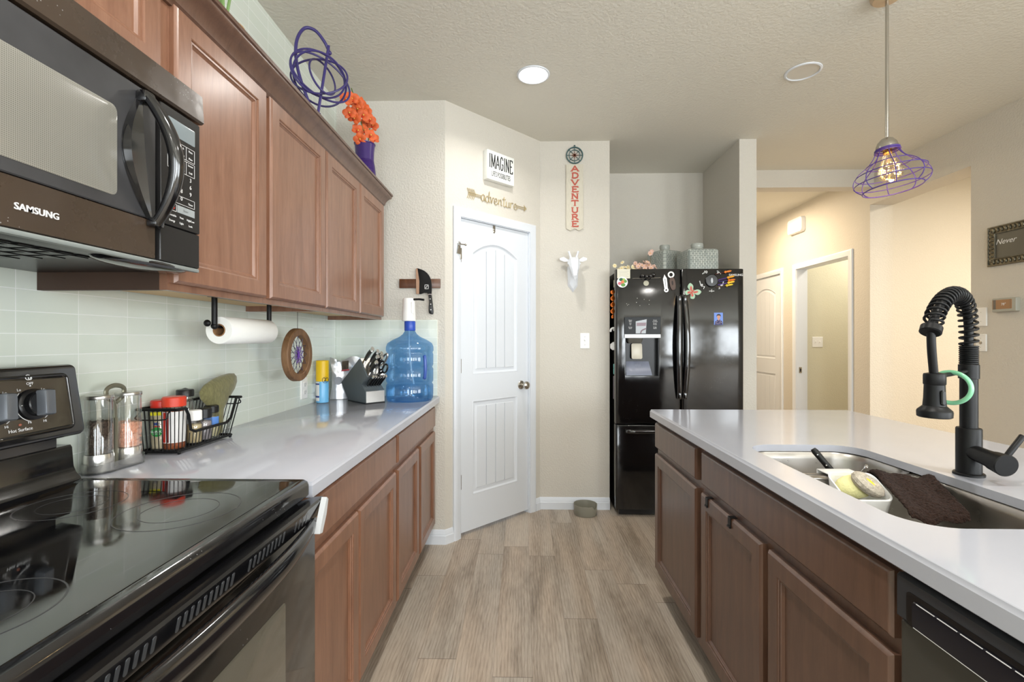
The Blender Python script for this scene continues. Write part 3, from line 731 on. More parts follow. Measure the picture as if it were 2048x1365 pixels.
# ---------------------------------------------------------------- refrigerator
rf = thing('refrigerator', 'black french-door refrigerator with water dispenser and bottom freezer', 'refrigerator', (1.112, 3.7, 0))
MB().box(.674, 1.552, 3.385, 4.12, .03, 1.752, .006).build('body', BLKF, rf)
def bowed(m, x0, x1, z0, z1, yf=3.318, yb=3.383, bow=.010, r=.014, tot=(.662, 1.562)):
    cx = (tot[0] + tot[1]) / 2; hw = (tot[1] - tot[0]) / 2
    yy = lambda x: yf + bow * ((x - cx) / hw) ** 2
    def poly(i):
        pts = [(x1 - i, yb), (x0 + i, yb)]; a, b = x0 + i, x1 - i
        for k in range(5): an = math.radians(180 + 90 * k / 4); pts.append((a + r + r * math.cos(an), yy(a + r) + i + r + r * math.sin(an)))
        for k in range(1, 12): x = a + r + (b - a - 2 * r) * k / 12; pts.append((x, yy(x) + i))
        for k in range(5): an = math.radians(270 + 90 * k / 4); pts.append((b - r + r * math.cos(an), yy(b - r) + i + r + r * math.sin(an)))
        return pts
    m.loft([[Vector((x, y, z)) for x, y in poly(i)] for i, z in ((.005, z0), (.0015, z0 + .0015), (0, z0 + .005), (0, z1 - .005), (.0015, z1 - .0015), (.005, z1))])
def cut(ob, x0, x1, y0, y1, z0, z1):
    c = MB().box(x0, x1, y0, y1, z0, z1).build('cutter', BLK)
    c.location = -Vector(OFF.get(ob.parent.name, Vector())) * -1 if False else (0, 0, 0)
    md = ob.modifiers.new('b', 'BOOLEAN'); md.operation = 'DIFFERENCE'; md.object = c; md.solver = 'EXACT'
    bpy.context.view_layer.update(); dg = bpy.context.evaluated_depsgraph_get()
    me = bpy.data.meshes.new_from_object(ob.evaluated_get(dg)); ob.modifiers.clear(); ob.data = me; bpy.data.objects.remove(c)
    me.polygons.foreach_set('use_smooth', [True] * len(me.polygons)); me.set_sharp_from_angle(angle=math.radians(38))
m = MB(); bowed(m, .662, 1.1185, .664, 1.762); ld = m.build('door', BLKF, rf)
cut(ld, .728, .966, 3.2, 3.378, 1.004, 1.272)
m = MB(); bowed(m, 1.1225, 1.562, .664, 1.762); rd = m.build('door', BLKF, rf)
m = MB(); bowed(m, .662, 1.562, .055, .655); fz = m.build('freezer_drawer', BLKF, rf)
MB().box(.69, 1.535, 3.36, 3.39, .012, .055).build('kick_grille', BLKS, rf)
def bar_handle(par, x, s, z0, z1):
    m = MB(); pts = []; K = 20
    for k in range(K + 1):
        t = k / K; e = min(1, math.sin(math.pi * t) * 4); b = math.sin(math.pi * t)
        pts.append(Vector((x + s * .012 * (1 - b), 3.312 - .012 * e - .030 * b, z0 + (z1 - z0) * t)))
    m.tube(pts, [.019] * (K + 1), 14, up=(1, 0, 0), flat=.65)
    m.box(x - .011 + s * .010, x + .011 + s * .010, 3.285, 3.330, z0 + .004, z0 + .045, .005); m.box(x - .011 + s * .010, x + .011 + s * .010, 3.285, 3.330, z1 - .045, z1 - .004, .005)
    m.build('handle', BLK, par)
bar_handle(ld, 1.092, 1, .845, 1.572); bar_handle(rd, 1.150, -1, .845, 1.572)
m = MB(); pts = cr([(.735, 3.325, .612), (.75, 3.295, .614), (.85, 3.278, .616), (1.112, 3.272, .618), (1.37, 3.278, .616), (1.47, 3.295, .614), (1.485, 3.325, .612)], 5)
m.tube(pts, .016, 12, up=(0, 0, 1), flat=.8); m.build('handle', BLK, fz)
fd = FR((0, 3.3195, 0), (1, 0, 0), (0, 0, 1))                 # on the doors: u = X, v = Z, w = -Y
m = MB(); m.slab(fd, .254, .120, .004, ((0, -.002), (0, .004), (.001, .0048)), cx=.848, cy=1.360); m.mi = 1
for y, ws in ((1.398, ('Water', 'Cubed')), (1.388, ('Filter', 'Crushed')), (1.376, ('Fast', 'Power')), (1.367, ('Ice', 'Freeze')), (1.349, ('Energy', 'Fridge')), (1.340, ('Saver', 'Alarm'))):
    for x, w in zip((.762, .935), ws): m.text(w, fd @ Matrix.Translation((x, y, .0049)), .0095, .0002)
m.mi = 2; m.prism([(.800, 1.305), (.870, 1.305), (.877, 1.405), (.800, 1.390)], .0048, .0055, fd); m.mi = 3; m.prism([(.806, 1.357), (.870, 1.358), (.8735, 1.382), (.806, 1.380)], .0055, .0058, fd)
m.tube([fd @ Vector(p) for p in cr([(.835, 1.306, .006), (.842, 1.325, .007), (.872, 1.340, .007)], 5)], .004, 8)
m.build('dispenser_display', [mat('display_slate', S(16, 20, 23), .35, spec=.25), WINK, mat('sticker_film', S(172, 178, 184), .3), mat('sticker_print', S(140, 120, 130), .4)], ld)
m = MB(); m.slab(fd, .254, .026, .002, ((0, -.002), (0, .005), (.001, .0058)), cx=.848, cy=1.286); m.build('dispenser_trim', mat('satin_silver', S(186, 188, 190), .45, metal=.5), ld)
m = MB()
m.box(.728, .733, 3.325, 3.377, 1.006, 1.270); m.box(.961, .966, 3.325, 3.377, 1.006, 1.270); m.box(.733, .961, 3.372, 3.377, 1.006, 1.270)
m.build('dispenser_recess', mat('recess_black', S(9, 9, 10), .22, spec=.3), ld)
m = MB(); m.slab(FR((.800, 3.3485, 1.2715), (1, 0, 0), (0, 1, 0)), .115, .044, .02, ((0, 0), (.004, -.022), (.012, -.036))); m.build('dispenser_spout', mat('spout_grey', S(92, 90, 84), .35), ld)
m = MB(); m.slab(FR((.815, 3.349, 1.178), (1, 0, 0), (0, .12, 1)), .076, .112, .012, ((0, -.004), (0, .004), (.003, .006))); m.build('dispenser_paddle', mat('paddle_plastic', S(205, 200, 186), .25), ld)
m = MB(); m.add([(.736, 3.371, 1.105), (.905, 3.371, 1.105), (.918, 3.327, 1.012), (.736, 3.327, 1.012), (.736, 3.371, 1.008), (.905, 3.371, 1.008), (.918, 3.327, 1.008), (.736, 3.327, 1.008)], [(0, 1, 2, 3), (4, 7, 6, 5), (0, 4, 5, 1), (1, 5, 6, 2), (2, 6, 7, 3), (3, 7, 4, 0)])
m.build('drip_tray', mat('tray_plastic', S(118, 124, 142), .15, rvar=.2), ld)
m = MB().text('SAMSUNG', FR((1.502, 3.3215, 1.716), (1, 0, 0), (0, 0, 1)), .0215, .002, bold=.008); m.build('lettering', WINK, rd)

# ---------------------------------------------------------------- dishwasher
dw = thing('dishwasher', 'black dishwasher built into the island beside the sink cabinet', 'dishwasher', (.95, .51, 0))
MB().box(.672, 1.25, .205, .818, .09, .868).build('body', BLKS, dw)
fdw = FI(.668)
DWD = mat('dishwasher_door', S(58, 57, 52), .22, rvar=.1)
MB().slab(fdw, .612, .672, .004, ((0, -.002), (0, .014), (.003, .018)), cx=-.5115, cy=.447).build('door', DWD, dw)
m = MB(); m.slab(fdw, .614, .076, .004, ((0, -.002), (0, .020), (.004, .026)), cx=-.5115, cy=.824); 
pan = m.build('control_panel', mat('dishwasher_panel', S(46, 48, 52), .28), dw)
m = MB(); m.slab(fdw, .53, .054, .008, ((0, .0255), (0, .0268), (.001, .0268)), cx=-.5295, cy=.8145); m.build('handle_pocket', mat('pocket_black', S(8, 8, 9), .3), pan)
m = MB(); m.slab(fdw, .50, .043, .006, ((0, .0262), (0, .0290), (.0015, .0305)), cx=-.530, cy=.8105); m.mi = 1
for k in range(5): m.box(-.770 + k * .038, -.737 + k * .038, .8306, .8316, .030, .0311, fr=fdw)
m.box(-.776, -.284, .7893, .7902, .029, .0308, fr=fdw)
m.build('display', [mat('dishwasher_display', S(22, 22, 30), .1), WINK], pan)
MB().box(.742, 1.2, .21, .812, 0, .088).build('toe_kick', BLKS, dw)

# ---------------------------------------------------------------- ceiling lamps, pendant
EMIT = mat('lamp_lens', (1, 1, 1, 1), .4, emit=(1, .98, .95, 1), es=9)
for x, y, lit, lb in ((.06, 2.605, 1, 'lit round recessed ceiling light in front of the pantry door'), (1.546, 2.607, 0, 'unlit round recessed ceiling light over the far end of the island')):
    t = thing('recessed_light', lb, 'ceiling light', (x, y, 2.74), 'recessed ceiling lights')
    f = FR((x, y, 2.74), (1, 0, 0), (0, -1, 0)); m = MB()
    m.lathe([(.078, .0005), (.078, .004), (.082, .007), (.090, .005), (.092, .0008), (.09, .0005)], fr=f, seg=48, cap0=False, cap1=False); m.build('trim_ring', WHITE, t)
    m = MB().lathe([(.0775, .0005), (.077, .003), (.03, .0045)], fr=f, seg=40) if lit else MB().lathe([(.0775, .0005), (.076, .0025), (.066, .0012), (.055, .0022), (.03, .0012)], fr=f, seg=40)
    m.build('lens', EMIT if lit else mat('unlit_lens', S(214, 210, 200), .5), t)
px, py = 1.558, 2.030
t = thing('pendant_light', 'hanging purple wire cage pendant with a glowing clear bulb over the island', 'pendant light', (px, py, 2.74))
MB().lathe([(.060, .739 + 2), (.058, 2.725), (.05, 2.716), (.012, 2.712)], (px, py, 0), 32).build('canopy', mat('copper_canopy', S(200, 176, 146), .4, metal=.3), t)
MB().cyl((px, py, 2.715), (px, py, 2.115), .0065, seg=14).build('rod', NICKEL, t)
MB().lathe([(.008, 2.125), (.022, 2.118), (.034, 2.103), (.039, 2.088), (.040, 2.078), (.034, 2.077)], (px, py, 0), 28).build('socket_cup', NICKEL, t)
tilt = Matrix.Translation((px, py, 2.078)) @ Matrix.Rotation(math.radians(7), 4, FR((0, 0, 0), (.63, -.78, 0), (0, 0, 1)).to_3x3() @ Vector((1, 0, 0)))
tilt = Matrix.Translation((px, py, 2.078)) @ Matrix.Rotation(math.radians(-6), 4, Vector((.6, .8, 0)))
cage = [(.040, .0), (.040, -.010), (.052, -.036), (.074, -.062), (.106, -.086), (.126, -.112), (.132, -.136), (.124, -.158), (.104, -.176)]
m = MB()
for r, z, th in ((.041, -.004, .0045), (.044, -.012, .003), (.080, -.067, .0020), (.122, -.106, .0020), (.131, -.142, .0020), (.104, -.176, .0026)): m.ring((0, 0, z), r, th, tilt, 40, 6)
for k in range(8):
    a = 2 * math.pi * (k + .3) / 8
    m.tube([tilt @ p for p in cr([(r * math.cos(a), r * math.sin(a), z) for r, z in cage], 4)], .0020, 6)
m.build('wire_cage', PURPLE, t, angle=75)
m = MB().lathe([(.015, .0), (.016, -.022), (.023, -.045), (.036, -.072), (.045, -.098), (.043, -.120), (.028, -.138), (.004, -.146)], fr=tilt, seg=28)
bulb = m.build('bulb', thin_glass('amber_bulb_glass', (1, .93, .78, 1), .06), t)
m = MB().lathe([(.015, .004), (.016, -.02), (.013, -.024)], fr=tilt, seg=20); m.build('bulb_base', BRASS, t)
m = MB(); rnd = random.Random(3)
for k in range(46):
    a = rnd.random() * 6.28; z = -.062 - .062 * rnd.random(); r = .034 * (.75 + .25 * rnd.random()) * (1 if z < -.07 else .8)
    m.ell((r * math.cos(a), r * math.sin(a), z), .0022, seg=6, fr=tilt)
m.build('filament', mat('glowing_filament', (1, .8, .4, 1), .5, emit=(1, .62, .22, 1), es=7), t)
pl = bpy.data.lights.new('pendant_bulb_light', 'POINT'); pl.energy = 1.2; pl.color = (1, .68, .34); pl.shadow_soft_size = .02
po = bpy.data.objects.new('pendant_bulb_light', pl); C.objects.link(po); po.location = tilt @ Vector((0, 0, -.15))

# ---------------------------------------------------------------- plates, thermostat, chime, framed sign
def plate(name, label, cat, fr, w=.071, h=.116, kind='toggle', group=None):
    t = thing(name, label, cat, tuple(fr.translation), group)
    m = MB(); m.slab(fr, w, h, .004, ((0, 0), (0, .003), (.003, .0058))); m.mi = 1
    for dy in (-.03, .03):
        if kind != 'outlet' and w < .1: m.ell((0, dy, .0058), .0028, .0028, .0008, 8, fr)
    m.build('plate', [PLAST, mat('screw_head', S(190, 188, 182), .3)], t)
    if kind == 'toggle':
        for dx in ((0,) if w < .1 else (-.023, .023)):
            m = MB(); m.slab(fr, .012, .026, .001, ((0, .005), (0, .0065)), cx=dx); m.slab(fr @ Matrix.Translation((dx, .004, .006)) @ Matrix.Rotation(math.radians(-25), 4, 'X'), .008, .013, .002, ((0, 0), (.001, .010)))
            m.build('toggle', PLAST, t)
    if kind == 'knobplate':
        MB().lathe([(.010, .005), (.010, .007), (.0045, .008), (.004, .014), (.001, .0145)], fr=fr, seg=20).build('jack', NICKEL, t)
    if kind == 'outlet':
        for dy in (-.020, .020):
            m = MB(); m.slab(fr, .034, .028, .010, ((0, .005), (0, .0072), (.0015, .008)), cy=dy); m.mi = 1
            for q in ((-.008, -.0062, dy - .003, dy + .007), (.006, .0078, dy - .002, dy + .007)): m.box(q[0], q[1], q[2], q[3], .0078, .0083, fr=fr)
            m.ell((0, dy - .008, .008), .0026, .0026, .0004, 8, fr); m.build('receptacle', [PLAST, INK], t)
    return t
plate('light_switch', 'white toggle light switch plate on the wall left of the refrigerator', 'light switch', FR((.463, 3.482, 1.252), (1, 0, 0), (0, 0, 1)))
plate('light_switch', 'white double switch plate seen through the open hallway doorway', 'light switch', FR((3.285, 5.275, 1.235), (1, 0, 0), (0, 0, 1)), .117, .116)
plate('power_outlet', 'white duplex power outlet on the green tile behind the spray can', 'outlet', FR((-1.155, 2.436, 1.005), (0, 1, 0), (0, 0, 1)), kind='outlet')
plate('blank_plate', 'blank white wall plate, upper of the two plates below the thermostat', 'wall plate', FR((3.05, 3.169, 1.412), (0, -1, 0), (0, 0, 1)), .075, .123, 'blank')
plate('jack_plate', 'white wall plate with a round jack, lower of the two beside the passage opening', 'wall plate', FR((3.05, 3.170, 1.240), (0, -1, 0), (0, 0, 1)), .073, .115, 'knobplate')
f = FR((3.05, 3.004, 1.480), (0, -1, 0), (0, 0, 1))
t = thing('thermostat', 'slim grey and tan wall thermostat with a small display', 'thermostat', (3.05, 3.004, 1.48))
MB().slab(f, .150, .086, .006, ((0, 0), (0, .020), (.003, .024))).build('body', mat('thermostat_grey', S(168, 168, 158), .35), t)
m = MB(); m.slab(f, .120, .060, .003, ((0, .0235), (.001, .0245)), cx=-.010, cy=.004); m.mi = 1; m.text('78°', f @ Matrix.Translation((0, .004, .0246)), .022, .0003)
m.mi = 2; m.box(-.065, -.048, -.026, .034, .0243, .0247, fr=f); m.box(.040, .0415, -.026, .034, .0243, .0250, fr=f)
m.build('display', [mat('thermostat_tan', S(164, 126, 92), .25), WINK, mat('thermostat_dark', S(110, 104, 96), .3)], t)
f = FR((3.05, 5.235, 2.522), (0, -1, 0), (0, 0, 1))
t = thing('door_chime', 'white rounded door chime box high on the hallway wall', 'door chime', (3.05, 5.235, 2.52))
m = MB().slab(f, .275, .165, .035, ((0, 0), (0, .03), (.004, .042), (.014, .048), (.022, .048), (.024, .050), (.03, .051))); m.build('cover', PLAST, t)
# framed sign: its far end stays outside the picture
f = FR((3.05, 2.965, 1.862), (0, -1, 0), (0, 0, 1)); Wf, Hf = .310, .255
t = thing('framed_sign', 'ornate bronze framed sign with white script beginning Never on the right wall', 'framed sign', (3.05, 2.965, 1.862))
FRM = mat('antique_bronze', S(112, 108, 94), .32, metal=.75, var=.3, vs=40)
m = MB(); m.slab(f, Wf, Hf, .003, ((0, 0), (0, .012), (.004, .016), (.008, .016), (.010, .010), (.040, .008), (.043, .013), (.046, .013), (.048, .006)))
for sx in (-1, 1):
    for k in range(8): m.ell((sx * (Wf / 2 - .025), (k - 3.5) * .026, .010), .015, .0078, .007, 8, f)
for sy in (-1, 1):
    for k in range(10): m.ell(((k - 4.5) * .0255, sy * (Hf / 2 - .025), .010), .0078, .015, .007, 8, f)
for sx in (-1, 1):
    for sy in (-1, 1):
        for a in range(6): an = a * math.pi / 3; m.ell((sx * (Wf / 2 - .036) + .008 * math.cos(an), sy * (Hf / 2 - .036) + .008 * math.sin(an), .014), .0045, .0045, .004, 8, f)
for k in range(26):
    for sy in (-1, 1): m.ell((-.1 + k * .008, sy * (Hf / 2 - .047), .012), .0026, .0026, .0026, 6, f)
for k in range(18):
    for sx in (-1, 1): m.ell((sx * (Wf / 2 - .047), -.07 + k * .008, .012), .0026, .0026, .0026, 6, f)
m.build('frame', FRM, t)
m = MB(); m.slab(f, Wf - .09, Hf - .09, .001, ((0, .005), (0, .0065))); m.mi = 1; m.text('Never', f @ Matrix.Translation((-.045, .022, .0066)), .048, .0003, shear=.35)
m.build('sign_panel', [mat('sign_grey', S(92, 90, 80), .4), WINK], t)

# ---------------------------------------------------------------- lettered wall decor
LET = {'A': (.62, [((0, 0), (.3, 1)), ((.3, 1), (.62, 0)), ((.12, .33), (.5, .33))], [(0, 0), (.62, 0)], ()),
 'D': (.6, [((.1, 0), (.1, 1)), ((.1, 1), (.34, 1), (.52, .85), (.58, .5), (.52, .15), (.34, 0), (.1, 0))], [(.1, 0), (.1, 1)], ()),
 'V': (.62, [((0, 1), (.31, 0)), ((.31, 0), (.62, 1))], [(0, 1), (.62, 1)], ()),
 'E': (.55, [((.1, 0), (.1, 1)), ((.1, 1), (.52, 1), (.52, .86)), ((.1, .52), (.4, .52)), ((.1, 0), (.54, 0), (.54, .15))], [(.1, 0), (.1, 1)], ()),
 'N': (.64, [((.08, 0), (.08, 1)), ((.08, 1), (.56, 0)), ((.56, 0), (.56, 1))], [(.08, 0), (.08, 1), (.56, 1)], ()),
 'T': (.6, [((.3, 0), (.3, 1)), ((.02, .86), (.02, 1), (.58, 1), (.58, .86))], [(.3, 0)], ()),
 'U': (.62, [((.08, 1), (.08, .25), (.18, .05), (.31, 0), (.44, .05), (.54, .25), (.54, 1))], [(.08, 1), (.54, 1)], ()),
 'R': (.62, [((.1, 0), (.1, 1)), ((.1, 1), (.38, 1), (.5, .88), (.5, .65), (.38, .52), (.1, .52)), ((.3, .52), (.58, 0))], [(.1, 0), (.1, 1), (.58, 0)], ()),
 'I': (.24, [((.12, 0), (.12, 1))], [(.12, 0), (.12, 1)], ()),
 'M': (.8, [((.08, 0), (.1, 1)), ((.1, 1), (.4, .1)), ((.4, .1), (.7, 1)), ((.7, 1), (.72, 0))], [(.08, 0), (.72, 0), (.08, 1), (.72, 1)], ()),
 'G': (.62, [((.54, .8), (.42, .97), (.26, 1), (.12, .85), (.06, .5), (.12, .15), (.26, 0), (.42, .03), (.54, .2), (.54, .45), (.36, .45))], [(.54, .45)], ())}
def serif(m, word, fr, x, y, w, h, st, vertical=False, gap=.12, d=.0012):
    """draw a serif word; horizontal: fits width w; vertical: letters stacked from (x,y) down"""
    if vertical:
        lh = h / len(word)
        for i, ch in enumerate(word):
            W, ss, sf, _ = LET[ch]; k = lh * .74; sx = w / max(W, .3) if W > .5 else w / .6
            f2 = fr @ Matrix.Translation((x - W * sx / 2, y - (i + 1) * lh + lh * .13, 0))
            for s in ss: m.stroke([(p[0] * sx, p[1] * k) for p in s], f2, st, .0, d)
            for p in sf: m.stroke([((p[0] - .11) * sx, p[1] * k), ((p[0] + .11) * sx, p[1] * k)], f2, st * .42, .0, d)
    else:
        tot = sum(LET[c][0] + gap for c in word) - gap; sx = w / tot; cx = x
        for ch in word:
            W, ss, sf, _ = LET[ch]; f2 = fr @ Matrix.Translation((cx, y, 0))
            for s in ss: m.stroke([(p[0] * sx, p[1] * h) for p in s], f2, st, 0, d)
            for p in sf: m.stroke([((p[0] - .09) * sx, p[1] * h), ((p[0] + .09) * sx, p[1] * h)], f2, st * .45, 0, d)
            cx += (W + gap) * sx
t = thing('wall_plaque', 'white block sign with black words IMAGINE over the pantry door', 'sign', tuple(DG @ Vector((.43, 2.42, 0))))
MB().box(.306, .551, 2.322, 2.514, .0005, .044, .003, fr=DG).build('block', mat('sign_white', S(238, 240, 236), .6), t)
m = MB(); fs = DG @ Matrix.Translation((0, 0, .044)); serif(m, 'IMAGINE', fs, .322, 2.402, .212, .088, .0075, d=.0005)
m.text("LIFE'S POSSIBILITIES", fs @ Matrix.Translation((.428, 2.362, 0)) @ Matrix.Diagonal((.62, 1.5, 1, 1)), .0325, .0006)
m.build('lettering', INK, t)
# wire word arrow
t0 = DG @ Matrix.Translation((0, 0, .006)); GOLD = mat('pale_gold_wire', S(206, 190, 150), .35, metal=.6); m = MB(); rr = .0026
CUR = {'a': [(.5, .85), (.28, 1.0), (.06, .6), (.14, .1), (.36, .15), (.5, .85), (.5, .2), (.64, .1)], 'd': [(.5, .8), (.25, .95), (.05, .5), (.18, .05), (.42, .25), (.56, 1.7), (.5, .25), (.66, .12)],
 'v': [(.02, .85), (.14, .9), (.26, .08), (.46, .9), (.62, .85)], 'e': [(.0, .42), (.4, .55), (.3, .95), (.08, .7), (.1, .15), (.34, .05), (.6, .4)],
 'n': [(.04, .9), (.08, .08), (.1, .6), (.3, .95), (.42, .7), (.42, .15), (.6, .12)], 't': [(.26, 1.5), (.22, .2), (.36, .05), (.55, .3)], 'u': [(.05, .9), (.08, .2), (.25, .05), (.42, .3), (.45, .9), (.45, .2), (.6, .12)],
 'r': [(.05, .9), (.08, .08), (.1, .6), (.3, .95), (.46, .82)]}
x = .283; sc = .0635
for ch in 'adventure':
    m.tube([t0 @ Vector((x + p[0] * sc, 2.176 + p[1] * .045, 0)) for p in cr([(q[0], q[1], 0) for q in CUR[ch]], 5)], rr, 6); x += .0385 if ch not in 'tr' else .034
m.tube([t0 @ Vector(p) for p in ((.476, 2.226, 0), (.506, 2.229, 0))], rr, 6)
for dz in (.006, -.006):
    m.tube([t0 @ Vector((.178, 2.206 + dz, 0)), t0 @ Vector((.292, 2.203 + dz, 0))], rr, 6); m.tube([t0 @ Vector((.612, 2.203 + dz, 0)), t0 @ Vector((.690, 2.203 + dz, 0))], rr, 6)
for k in range(5):
    x = .172 + k * .013
    for s in (1, -1): m.tube([t0 @ Vector((x + .014, 2.205, 0)), t0 @ Vector((x - .002, 2.205 + s * .032, 0))], .0022, 6)
m.prism([(.684, 2.182), (.712, 2.204), (.684, 2.226), (.692, 2.204)], -.002, .002, t0)
tag(m.build('word_arrow', GOLD, loc=DG @ Vector((.43, 2.2, .005))), 'thin pale gold arrow spelling adventure in wire script above the pantry door', 'wall decor')
# compass and plank
fb = FR((0, 3.482, 0), (1, 0, 0), (0, 0, 1))
t = thing('adventure_sign', 'long whitewashed plank with stacked coral letters ADVENTURE under a teal compass', 'sign', (.387, 3.482, 2.56))
n = 12; wav = [(.324 + .126 * k / n, 2.078 + .007 * math.cos(k / n * 4 * math.pi)) for k in range(n + 1)]
m = MB().prism(wav + [(.450, 2.562), (.324, 2.562)], .0008, .013, fb); m.build('plank', mat('whitewashed_wood', S(206, 200, 184), .75, var=.08, vscale=(30, 30, 3), bump=.2, bs=60), t)
m = MB(); serif(m, 'ADVENTURE', fb @ Matrix.Translation((0, 0, .013)), .3885, 2.556, .049, .462, .0108, True, d=.0008); m.build('lettering', mat('coral_paint', S(186, 92, 78), .7), t)
TEAL = mat('teal_metal', S(66, 96, 98), .5, metal=.3); m = MB(); fc = fb @ Matrix.Translation((.387, 2.630, .010))
m.flatring(.056, .063, -.004, .004, fc); m.flatring(.038, .042, -.003, .003, fc)
for k in range(8):
    a = math.pi / 4 * k; m.tube([fc @ Vector((.02 * math.cos(a), .02 * math.sin(a), 0)), fc @ Vector((.058 * math.cos(a), .058 * math.sin(a), 0))], .0022, 6)
m.ring((0, .068, 0), .006, .0015, fc, 14, 6); m.cyl(fb @ Vector((.387, 2.704, .0)), fb @ Vector((.387, 2.704, .010)), .004, seg=10)
m.tube([fb @ Vector(p) for p in ((.387, 2.704, .008), (.384, 2.70, .009), (.387, 2.696, .0095))], .001, 5)
m.build('compass', TEAL, t)
m = MB()
for k in range(8):
    a = math.pi / 4 * k; L = .036 if k % 2 == 0 else .026; b = .004
    m.prism([(b * math.cos(a + 1.57), b * math.sin(a + 1.57)), (L * math.cos(a), L * math.sin(a)), (b * math.cos(a - 1.57), b * math.sin(a - 1.57))], -.002, .0035, fc)
m.build('compass_star', mat('rust_paint', S(112, 62, 40), .6), t)
# faceted giraffe head
fg = FR((.374, 3.482, 0), (1, 0, 0), (0, 0, 1)); GW = mat('matte_white_resin', S(232, 236, 242), .6); m = MB()
def sec(pts): return [fg @ Vector(p) for p in pts]
def hexr(cx, z, w, hx, hz, ty=0): # hexagon section facing along the head
    return [(cx - hx, z, w), (cx - hx * .55, z + hz, w + ty), (cx + hx * .55, z + hz, w + ty), (cx + hx, z, w), (cx + hx * .55, z - hz, w - ty), (cx - hx * .55, z - hz, w - ty)]
m.loft([sec(hexr(0, 1.825, .040, .034, .036)), sec([(-.047, 1.822, .075), (-.030, 1.862, .078), (.030, 1.862, .078), (.047, 1.822, .075), (.026, 1.775, .070), (-.026, 1.775, .070)]),
        sec([(-.040, 1.800, .112), (-.026, 1.832, .125), (.026, 1.832, .125), (.040, 1.800, .112), (.024, 1.750, .095), (-.024, 1.750, .095)]),
        sec([(-.026, 1.748, .142), (-.020, 1.770, .158), (.020, 1.770, .158), (.026, 1.748, .142), (.018, 1.722, .122), (-.018, 1.722, .122)]),
        sec([(-.014, 1.706, .158), (-.011, 1.716, .168), (.011, 1.716, .168), (.014, 1.706, .158), (.006, 1.690, .150), (-.006, 1.690, .150)])])
m.loft([sec([(-.042, 1.80, .0008), (0, 1.83, .0008), (.042, 1.80, .0008), (.036, 1.66, .0008), (0, 1.612, .0008), (-.036, 1.66, .0008)]),
        sec([(-.030, 1.795, .045), (0, 1.815, .05), (.030, 1.795, .045), (.026, 1.675, .028), (0, 1.635, .022), (-.026, 1.675, .028)]),
        sec([(-.022, 1.790, .070), (0, 1.800, .075), (.022, 1.790, .070), (.014, 1.73, .065), (0, 1.705, .055), (-.014, 1.73, .065)])])
head = m.build('giraffe_head', GW, smooth=False, loc=(.374, 3.482, 1.78))
tag(head, 'white faceted giraffe head mounted on the wall above the light switch', 'wall sculpture')
for s in (-1, 1):
    m = MB(); m.loft([sec([(s * .036, 1.846, .055), (s * .036, 1.834, .058), (s * .036, 1.838, .048)]), sec([(s * .072, 1.868, .052), (s * .066, 1.832, .056), (s * .070, 1.850, .042)]), sec([(s * .100, 1.860, .048), (s * .098, 1.845, .05), (s * .099, 1.852, .044)])]); m.build('ear', GW, head, False)
    m = MB(); m.cyl(fg @ Vector((s * .018, 1.852, .062)), fg @ Vector((s * .032, 1.900, .052)), .0085, .0070, 6); m.ell((s * .033, 1.903, .052), .0095, seg=6, fr=fg); m.build('horn', GW, head, False)
    m = MB(); m.ell((s * .041, 1.812, .092), .008, .008, .01, 6, fg); m.build('eye', GW, head, False)

# ---------------------------------------------------------------- end wall: knife strip and cleaver
fe = FR((0, 2.87, 0), (1, 0, 0), (0, 0, 1))
tag(MB().box(-.757, -.505, 1.578, 1.634, .0005, .020, .002, fr=fe).build('knife_strip', wood('walnut_strip', S(74, 44, 28), S(104, 66, 42)), loc=(-.63, 2.86, 1.606)), 'short dark walnut magnetic knife strip on the end wall', 'knife strip')
t = thing('cleaver', 'black cleaver with a brown edge hanging on the walnut knife strip', 'knife', (-.60, 2.848, 1.6))
m = MB(); bl = [(-.652, 1.698)] + [(p.x, p.y) for p in cr([(-.642, 1.699, 0), (-.600, 1.682, 0), (-.570, 1.650, 0), (-.558, 1.610, 0), (-.556, 1.560, 0), (-.558, 1.535, 0)], 4)] + [(-.574, 1.535), (-.586, 1.548), (-.604, 1.548), (-.622, 1.540), (-.650, 1.542)]
m.prism(bl, .0205, .0232, fe, .0005); bd = m.build('blade', BLKM, t)
m = MB(); m.prism([(-.6535, 1.697), (-.644, 1.6975), (-.632, 1.62), (-.6335, 1.541), (-.651, 1.5415)], .0203, .0236, fe); m.build('cutting_edge', mat('bronze_edge', S(176, 142, 118), .35, metal=.5), bd)
m = MB()
for q in ((-.600, -.597, 1.571, 1.598), (-.578, -.575, 1.571, 1.598), (-.600, -.575, 1.571, 1.574), (-.600, -.575, 1.595, 1.598)): m.box(q[0], q[1], q[2], q[3], .0232, .0236, fr=fe)
m.stroke([(-.594, 1.577), (-.582, 1.592)], fe, .003, .0232, .0236); m.build('maker_mark', WINK, bd)
m = MB(); m.prism([(p.x, p.y) for p in cr([(-.576, 1.537, 0), (-.571, 1.500, 0), (-.574, 1.455, 0), (-.572, 1.425, 0), (-.556, 1.416, 0), (-.546, 1.424, 0), (-.549, 1.470, 0), (-.554, 1.510, 0), (-.557, 1.537, 0)], 4)], .016, .030, fe, .003)
m.mi = 1
for x, z in ((-.565, 1.510), (-.562, 1.478), (-.561, 1.444)): m.ell((x, z, .0302), .0038, .0038, .0008, 10, fe)
m.box(-.5765, -.556, 1.533, 1.541, .0195, .0262, fr=fe); m.build('handle', [BLKP, CHROME], t)

